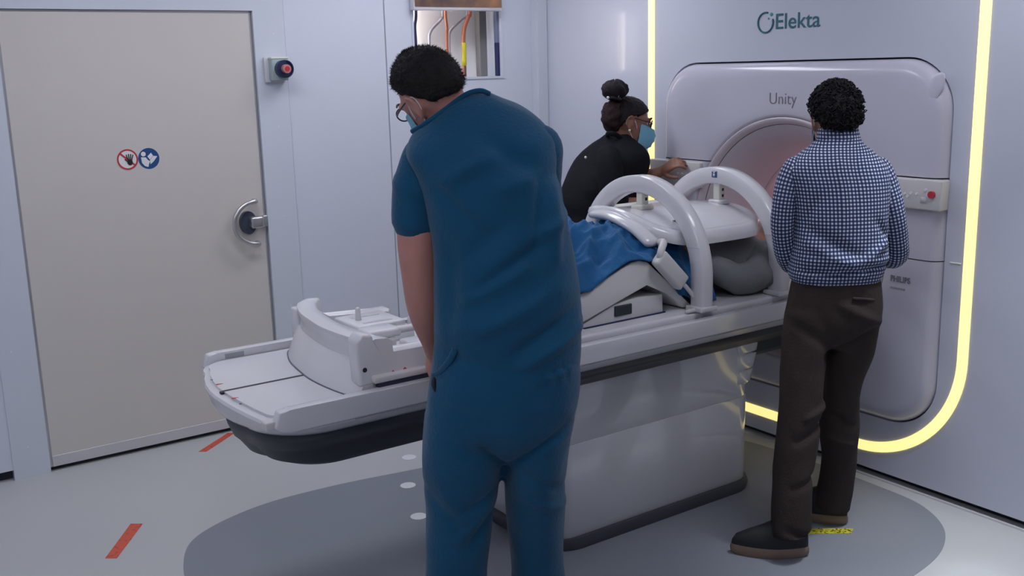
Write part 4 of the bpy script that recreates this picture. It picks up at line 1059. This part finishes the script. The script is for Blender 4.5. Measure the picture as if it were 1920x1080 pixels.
for P, seed in ((LAp, 1.), (RAp, 4.)):
    g = tube(P, [.040, .046, .043, .042, .044, .040, .034], 32, 6, True, EF, True)
    mk('sleeve', wrinkle(g, .004, (16, 16, 12), (), seed), GING, so)
col_k = []
mk('collar', wrinkle(loft([(E_(1572, 270, .012), ER*.078, EF*.066, 2), (E_(1572, 258, .016), ER*.076, EF*.068, 2), (E_(1571, 246, .022), ER*.072, EF*.068, 2), (E_(1571, 240, .024), ER*.068, EF*.064, 2), (E_(1571, 243, .024), ER*.060, EF*.056, 2)], 48, 4, True, True), .0015, (20, 20, 20)), GING, so)
body = [xf(g, HM) for g in head_geos()]
body.append(tube([E_(1570, 285, .02), E_(1569, 255, .025), HM @ V((0, -.020, -.06)), HM @ V((0, -.015, -.02))], [.056, .052, .050, .050], 18, 4))
body.append(loft([(E_(1566, 520), ER*.13, EF*.09, 2.4), (E_(1570, 420), ER*.145, EF*.095, 2.4), (E_(1570, 330), ER*.15, EF*.085, 2.4), (E_(1570, 285), ER*.09, EF*.06, 2.2)], 24, 4))
for P, s in ((LAp, -1), (RAp, 1)):
    wr_ = E_(1512 if s < 0 else 1632, 466, .34)
    body.append(tube(P[:6]+[wr_], [.034, .040, .036, .035, .036, .032, .026], 16, 4))
    body += hand_geos(wr_, EF*.9+ER*(-s)*.3+EZ*.1, -EZ*.6+ER*s*-.6, s, (28, 32, 36, 40), 2, 30)
hl = at(1515, 1042, 2, 0); tl = at(1372, 1036, 2, 0); hr = at(1588, 984, 2, 0)
fdl = (tl-hl).normalized(); fdr = (V((-.42, .90, 0))).normalized()
al = hl+fdl*.075; ar_ = hr+fdr*.075
LLp = [E_(1518, 580), E_(1503, 690, -.03), E_(1498, 790, -.06), V(at(1486, 900, 0, al.x))*1, V((al.x, al.y, .10))]
LLp[3] = LLp[2].lerp(LLp[4], .55)
RLp = [E_(1600, 580), E_(1588, 690, .03), E_(1574, 790, .08), V((0, 0, 0)), V((ar_.x, ar_.y, .10))]
RLp[3] = RLp[2].lerp(RLp[4], .55)
for P, fd in ((LLp, fdl), (RLp, fdr)):
    body.append(tube(P, [.055, .045, .038, .034, .030], 16, 4)); b = P[-1]
    body.append(tube([b-fd*.0-EZ*.05, b+fd*.06-EZ*.055, b+fd*.14-EZ*.06], [(.033, .03), (.034, .025), (.034, .014)], 14, 3))
mk('body', remesh(body, .0058, 5, .5), SKIN3, root)
# trousers, sized by the outline in the picture at each leg's own distance
def leg_tube(rows, hA, hB, foot):
    pts, rad = [], []
    y0, y1 = rows[0][0], rows[-1][0]
    for py, xl, xr in rows:
        h_ = hA+(hB-hA)*(py-y0)/(y1-y0); pts.append(hp((xl+xr)/2, py, h_)); r_ = (xr-xl)/2*mpp((xl+xr)/2, py, h_)*1.03; rad.append((r_, max(r_*1.08, .105-.00018*(py-590))))
    return tube(pts, rad, 32, 5, False, EF)
hLf = V((al.x, al.y, 0)).dot(EF); hRf = V((ar_.x, ar_.y, 0)).dot(EF)
tg = [loft([sec(1489, 1645, 508, HPn, .105, 2.4), sec(1482, 1650, 545, HPn, .115, 2.5), sec(1474, 1649, 590, HPn, .12, 2.5), sec(1474, 1636, 628, HPn, .10, 2.4), sec(1492, 1610, 655, HPn, .065, 2.2)], 36, 5),
      leg_tube([(590, 1474, 1562), (650, 1468, 1552), (720, 1463, 1542), (800, 1459, 1535), (880, 1452, 1524), (950, 1448, 1520), (1006, 1446, 1519)], HPn-.01, hLf-.02, 0),
      leg_tube([(590, 1560, 1648), (650, 1552, 1636), (720, 1545, 1614), (800, 1539, 1608), (860, 1543, 1603), (910, 1536, 1598), (948, 1524, 1592)], HPn+.02, hRf, 0)]
TF = [ef((1480, 600), (1550, 640), .02, -.005), ef((1540, 660), (1630, 610), .018, -.009), ef((1560, 560), (1640, 600), .02, .005), ef((1470, 800), (1530, 770), .015, -.007), ef((1490, 760), (1535, 740), .012, .006), ef((1450, 950), (1515, 970), .014, -.007),
      ef((1450, 985), (1515, 995), .012, .006), ef((1545, 780), (1600, 800), .014, -.007), ef((1550, 820), (1600, 840), .012, .005), ef((1460, 880), (1520, 860), .015, -.005)]
to = mk('trousers', wrinkle(remesh(tg, .009, 10, .5), .005, (10, 10, 6), TF, 2.), TROUSERM, root)
mk('waistband', loft([sec(1487, 1647, 516, HPn, .108, 2.4), sec(1488, 1646, 506, HPn, .107, 2.4)], 40, 2), TROUSERM, to)
mk('back_pocket', tube([E_(1600, 560, -.118), E_(1620, 561, -.112), E_(1638, 563, -.095)], [(.004, .006)]*3, 8, 3), TROUSERM, to)
shoe(root, (hl.x, hl.y), fdl, SHOEB, SOLE, .285)
shoe(root, (hr.x, hr.y), fdr, SHOEB, SOLE, .285)
def mp(d):
    s_ = d.z-.74*d.y+.10
    if abs(d.x) > .6 and -.5 < d.y < .4: s_ -= .30*(abs(d.x)-.6)
    return s_/.16+.5
hg = hair_shell(HM, mp, lambda d: .013+.012*max(0, d.z)+.004*max(0, -d.y), 0, .005, 11, 9)
ho = mk('hair', hg, HAIRB, root)
mk('hair_curls', curls(hg, HM, mp, 900, .0085, .0022), HAIRB, ho)['kind'] = 'stuff'
face_kit(HM, root, True, False)

# ------------------------------------------------------------------ woman in black leaning to the scanner
YW = 3.93
W_ = lambda px, py, dy=0.: at(px, py, 1, YW+dy)
root = thing('person', 'person in black top with hair bun and blue face mask behind the couch', 'person', (3.15, YW+.02, 0))
hc_ = W_(1180, 234, .0); HM = headM(hc_, V((.80, -.52, -.20)), EZ+V((.2, 0, 0)), .98)
def wsec(xl, xr, py, dy, hy, p=2.3):
    a, b = W_(xl, py, dy), W_(xr, py, dy); c = (a+b)/2
    return (c, V((1, 0, 0))*(b.x-a.x)/2, V((0, 1, 0))*hy, p)
# spine leans towards +x; lower torso hidden by the couch
hip = V((3.02, YW+.02, .93))
tk = [(V((3.02, YW+.02, .84)), V((.14, 0, 0)), V((0, .185, 0)), 2.3), (V((3.06, YW+.02, .95)), V((.135, 0, 0)), V((0, .175, 0)), 2.3), wsec(1056, 1170, 405, .0, .165), wsec(1060, 1180, 375, .0, .170), wsec(1073, 1190, 340, .0, .185), wsec(1090, 1194, 312, .0, .200), wsec(1107, 1192, 290, .0, .19),
      wsec(1120, 1186, 275, .0, .155), wsec(1131, 1178, 262, .0, .10), wsec(1140, 1170, 252, .0, .06)]
wf = lambda a, b, w_, d: (W_(*a), W_(*b), w_, d)
so = mk('black_top', wrinkle(loft(tk, 48, 6), .005, (9, 9, 6), [wf((1110, 310), (1180, 350), .02, -.006), wf((1100, 350), (1170, 380), .02, .006)], 6.), BLACKC, root)
mk('collar_band', tube([W_(1136, 256, .05), W_(1141, 250, -.045), W_(1158, 254, -.07), W_(1172, 270, -.06), W_(1184, 284, -.02), W_(1184, 284, .04)], [(.007, .012)]*6, 10, 4), BLACKC, so)
mk('shoulder_button', sphere(W_(1098, 295, -.165), .006, 10, 8), PEARL, so)
# near (right) arm: sleeve to the elbow, bare forearm down to the coil
RAw = [W_(1141, 305, -.15), W_(1146, 345, -.20), W_(1159, 383, -.22), W_(1198, 385, -.26), W_(1226, 398, -.30)]
LAw = [W_(1166, 303, .14), W_(1186, 340, .165), W_(1205, 345, .10), at(1216, 332, 0, 3.52), at(1240, 321, 0, 3.565)]
so_r = tube([W_(1140, 290, -.12), W_(1143, 315, -.17), W_(1146, 350, -.20), W_(1156, 378, -.22)], [.055, .062, .060, .060], 24, 5)
mk('sleeve', wrinkle(so_r, .004, (14, 14, 10), (), 1.), BLACKC, so)
so_l = tube([W_(1160, 290, .12), W_(1175, 315, .16), W_(1190, 345, .17)], [.055, .060, .056], 24, 5)
mk('sleeve', wrinkle(so_l, .004, (14, 14, 10), (), 2.), BLACKC, so)
body = [xf(g, HM) for g in head_geos()]
body.append(tube([W_(1152, 285), W_(1158, 265), HM @ V((0, -.03, -.07)), HM @ V((0, -.02, -.02))], [.060, .052, .050, .052], 18, 4))
body.append(loft([(V((3.04, YW+.02, .9)), V((.10, 0, 0)), V((0, .14, 0)), 2.2), (W_(1115, 380), V((.10, 0, 0)), V((0, .12, 0)), 2.2), (W_(1142, 310), V((.08, 0, 0)), V((0, .13, 0)), 2.2), (W_(1155, 275), V((.05, 0, 0)), V((0, .07, 0)), 2.2)], 24, 4))
body.append(tube(RAw, [.034, .040, .040, .036, .026], 18, 5))
body += hand_geos(RAw[-1], V((.85, -.25, -.30)), V((0, -.2, -1)), 1, (20, 22, 26, 30), 3, 30, .95)
body.append(tube(LAw, [.032, .038, .038, .033, .025], 18, 5))
body += hand_geos(LAw[-1], at(1282, 294, 0, 3.60)-LAw[-1], V((.75, -.1, -.55)), -1, (34, 38, 42, 46), 4, 52, .95)
for s in (-1, 1):
    P = [V((3.02, YW+.02+s*.09, .86)), V((3.06, YW+.02+s*.10, .48)), V((2.98, YW+.02+s*.10, .08))]
    body.append(tube(P, [.075, .052, .036], 14, 5))
    body.append(tube([P[-1]+V((.0, 0, -.03)), P[-1]+V((.06, 0, -.035)), P[-1]+V((.11, 0, -.04))], [(.032, .026), (.033, .022), (.033, .013)], 12, 3))
mk('body', remesh(body, .0055, 4, .5), SKIN2, root)
tg = [loft([(V((3.03, YW+.02, .95)), V((.135, 0, 0)), V((0, .175, 0)), 2.3), (V((3.02, YW+.02, .86)), V((.145, 0, 0)), V((0, .19, 0)), 2.3), (V((3.02, YW+.02, .76)), V((.13, 0, 0)), V((0, .18, 0)), 2.3)], 32, 4)]
for s in (-1, 1): tg.append(tube([V((3.02, YW+.02+s*.09, .80)), V((3.06, YW+.02+s*.10, .48)), V((2.985, YW+.02+s*.10, .09))], [.098, .075, .070], 20, 6, False))
mk('black_trousers', wrinkle(remesh(tg, .010, 4), .004, (9, 9, 5)), BLACKC, root)
for s in (-1, 1): shoe(root, (2.91, YW+.02+s*.10), V((1, 0, 0)), SHOEB, SHOEB, .25)
def wm(d):
    s_ = d.z-.80*d.y+.26
    if abs(d.x) > .62 and -.35 < d.y < .4: s_ -= .55*(abs(d.x)-.62)
    return s_/.16+.5
hg = hair_shell(HM, wm, lambda d: .012+.004*max(0, d.z)+.016*max(0, -d.y)*(1 if d.z < .35 else .3), 0, .0025, 7, 4)
ho = mk('hair', hg, HAIRD, root)
bc = W_(1153, 168, .0)
bun = sphere((0, 0, 0), 1, 36, 24)
bv = []
for p in bun[0]:
    p = V(p); k = 1+.10*sin(7*math.atan2(p.y, p.x)+4*p.z)+.10*noise.noise(p*3); bv.append(bc+V((p.x*.066, p.y*.058, p.z*.046))*k)
mk('hair_bun', (bv, bun[1]), HAIRD, ho)
kn = sphere((0, 0, 0), 1, 40, 28)
kc = W_(1148, 219, .015)
kv = []
for p in kn[0]:
    p = V(p); k = 1+.05*sin(9*math.atan2(p.z, p.y)+3*p.x)+.10*noise.noise(p*2.5); kv.append(kc+V((p.x*.052, p.y*.058, p.z*.078))*k)
mk('hair_low_knot', (kv, kn[1]), mat('hair_auburn', (.026, .013, .014), .55, spec=.15, noise_amt=.4, noise_scale=60, bump=.5, bump_scale=150), ho)
mk('hair_tie', torus(W_(1151, 184), .030, .010, (.25, 0, 1), 24, 10), BLACKP, ho)
for q in ((1140, 183), (1158, 180)): mk('hair_bead', sphere(W_(*q, -.035), .007, 10, 8), PEARL, ho)
mk('hair_strands', spikes(hg, HM, wm, 1500, .016, .001, .6, 5), HAIRD, ho)['kind'] = 'stuff'
mk('earring', sphere(HM @ V((.083, -.006, -.034)), .0065, 10, 8), PEARL, root)
face_kit(HM, root)

# ------------------------------------------------------------------ patient on the couch
root = thing('person', 'person in grey shirt lying on the couch under the white coil', 'person', (3.0, YC, .860))
hc_ = V((3.60, YC-.005, 1.025)); HM = headM(hc_, V((-.12, 0, 1)), V((1, 0, .12)), .98)
body = [xf(g, HM) for g in head_geos()]
body.append(tube([V((3.40, YC, .985)), V((3.46, YC, 1.01)), HM @ V((0, -.02, -.07)), HM @ V((0, -.02, -.01))], [.064, .058, .056, .055], 18, 4))
def psec(x, z, hy, hz, p=2.4): return (V((x, YC, z)), V((0, hy, 0)), V((0, 0, hz)), p)
body.append(loft([psec(2.72, .965, .15, .09), psec(2.95, .975, .155, .10), psec(3.2, .975, .165, .10), psec(3.38, .97, .16, .085), psec(3.44, .965, .08, .06)], 24, 4))
for s in (-1, 1):
    y = YC+s*.09
    body.append(tube([V((2.80, y, .975)), V((2.56, y, 1.128)), V((2.30, y, 1.042)), V((2.05, y, .968))], [.070, .042, .037, .030], 16, 5))
    body.append(tube([V((2.07, y, .960)), V((2.05, y, .99)), V((2.04, y, 1.03))], [(.03, .027), (.03, .018), (.028, .012)], 12, 3))
    A_ = [V((3.38, YC+s*.175, .97)), V((3.22, YC+s*.265, .935)), V((3.11, YC+s*.245, .93)), V((3.00, YC+s*.17, 1.0)), V((2.93, YC+s*.10, 1.075))]
    body.append(tube(A_, [.046, .044, .040, .034, .026], 16, 4))
    body += hand_geos(A_[-1], V((-.5, -s*.75, .0)), V((0, 0, -1)), s, (12, 14, 16, 18), 2, 20, .95)
mk('body', remesh(body, .0058, 4), SKIN3, root)
psh = loft([psec(2.74, .962, .185, .098), psec(2.9, .972, .19, .108), psec(3.1, .98, .195, .115), psec(3.25, .985, .200, .115), psec(3.36, .980, .195, .10), psec(3.42, .975, .13, .078), psec(3.455, .972, .07, .062)], 48, 8)
so = mk('grey_shirt', wrinkle(psh, .005, (8, 8, 8), (), 2.), GREYC, root)
for s in (-1, 1):
    g = tube([V((3.36, YC+s*.15, .978)), V((3.33, YC+s*.205, .968)), V((3.24, YC+s*.262, .942)), V((3.12, YC+s*.252, .930)), V((3.02, YC+s*.19, .99))], [.075, .083, .072, .064, .05], 32, 6)
    mk('sleeve', wrinkle(g, .006, (15, 15, 15), [(V((3.30, YC+s*.25, 1.0)), V((3.38, YC+s*.22, .95)), .012, -.012), (V((3.20, YC+s*.25, .98)), V((3.30, YC+s*.25, .90)), .014, .007)] if s < 0 else (), 1.+s), GREYC, so)
mk('hair', hair_shell(HM, men_mask(.62, -.05, .14), lambda d: .012, 0, .002, 9, 2, 48, 32), HAIRD, root)
face_kit(HM, root, False, False)
pil = mk('head_pillow', rbox(3.44, 3.80, YC-.16, YC+.16, .861, .932, .025, 4), FOAM); tag(pil, 'flat white pillow under the patient head at the bore', 'pillow')

# ------------------------------------------------------------------ blue drape over the legs
def interp(t_, K):
    for (a, va), (b, vb) in zip(K, K[1:]):
        if t_ <= b:
            u_ = max(0, (t_-a)/(b-a)); u_ = u_*u_*(3-2*u_); return va+(vb-va)*u_
    return K[-1][1]
ZC = [(1.97, 1.10), (2.10, 1.115), (2.30, 1.145), (2.50, 1.185), (2.66, 1.160), (2.80, 1.115), (2.96, 1.095), (3.0, 1.085)]
ZE = [(1.97, .925), (2.27, 1.005), (2.50, 1.092), (2.60, 1.078), (2.68, 1.0), (2.76, .925), (2.85, .875), (3.0, .868)]
YE = [(1.97, 2.852), (2.55, 2.852), (2.66, 2.855), (2.80, 2.862), (3.0, 2.89)]
NXg, NYg = 150, 96
vs_, fsx = [], []
for i in range(NXg+1):
    x = 1.97+(2.985-1.97)*i/NXg
    ye = interp(x, YE); zc, ze = interp(x, ZC), interp(x, ZE)
    for j in range(NYg+1):
        v_ = -1+2*j/NYg; yy = YC-.005+(YC-ye)*v_
        k = 1-abs(v_)**2.6
        z = ze+(zc-ze)*k
        q = V((x*6.5, yy*6.5, 2.))
        fold = (.55-abs(noise.noise(q+V((.8*sin(yy*5), 0, 0)))*2.0))*.042 + noise.noise(V((x*14, yy*9, 5)))*.022 + .4*noise.noise(V((x*30, yy*22, 1)))*.008
        cr_ = noise.noise(V((x*11+yy*6, yy*15-x*5, 3)))
        fold += .020*(.5-min(1, abs(cr_)*3.2))
        legs = .018*cos((yy-YC)*2*pi/.19)*k*.5
        z += fold*(.25+.75*min(1, (1-abs(v_))*4))*(1 if x > 2.02 else .6) - legs*.5
        z = max(z, ze-.002 if abs(v_) > .9 else z)
        dx = .012*noise.noise(V((x*9, yy*9, 9)))
        vs_.append(V((x+dx, yy, z)))
n1 = NYg+1; off = len(vs_)
vs_ += [V((p.x, p.y, p.z-.005)) for p in vs_[:off]]
for i in range(NXg):
    for j in range(NYg):
        a = i*n1+j; fsx += [(a, a+1, a+n1+1, a+n1), (off+a, off+a+n1, off+a+n1+1, off+a+1)]
for i in range(NXg):
    for j in (0, NYg): a = i*n1+j; fsx.append((a, a+n1, off+a+n1, off+a))
for j in range(NYg):
    for i in (0, NXg): a = i*n1+j; fsx.append((a, a+1, off+a+1, off+a))
o = mk('drape', (vs_, fsx), BLUEC); tag(o, 'crumpled blue cloth drape covering the patient legs', 'drape')
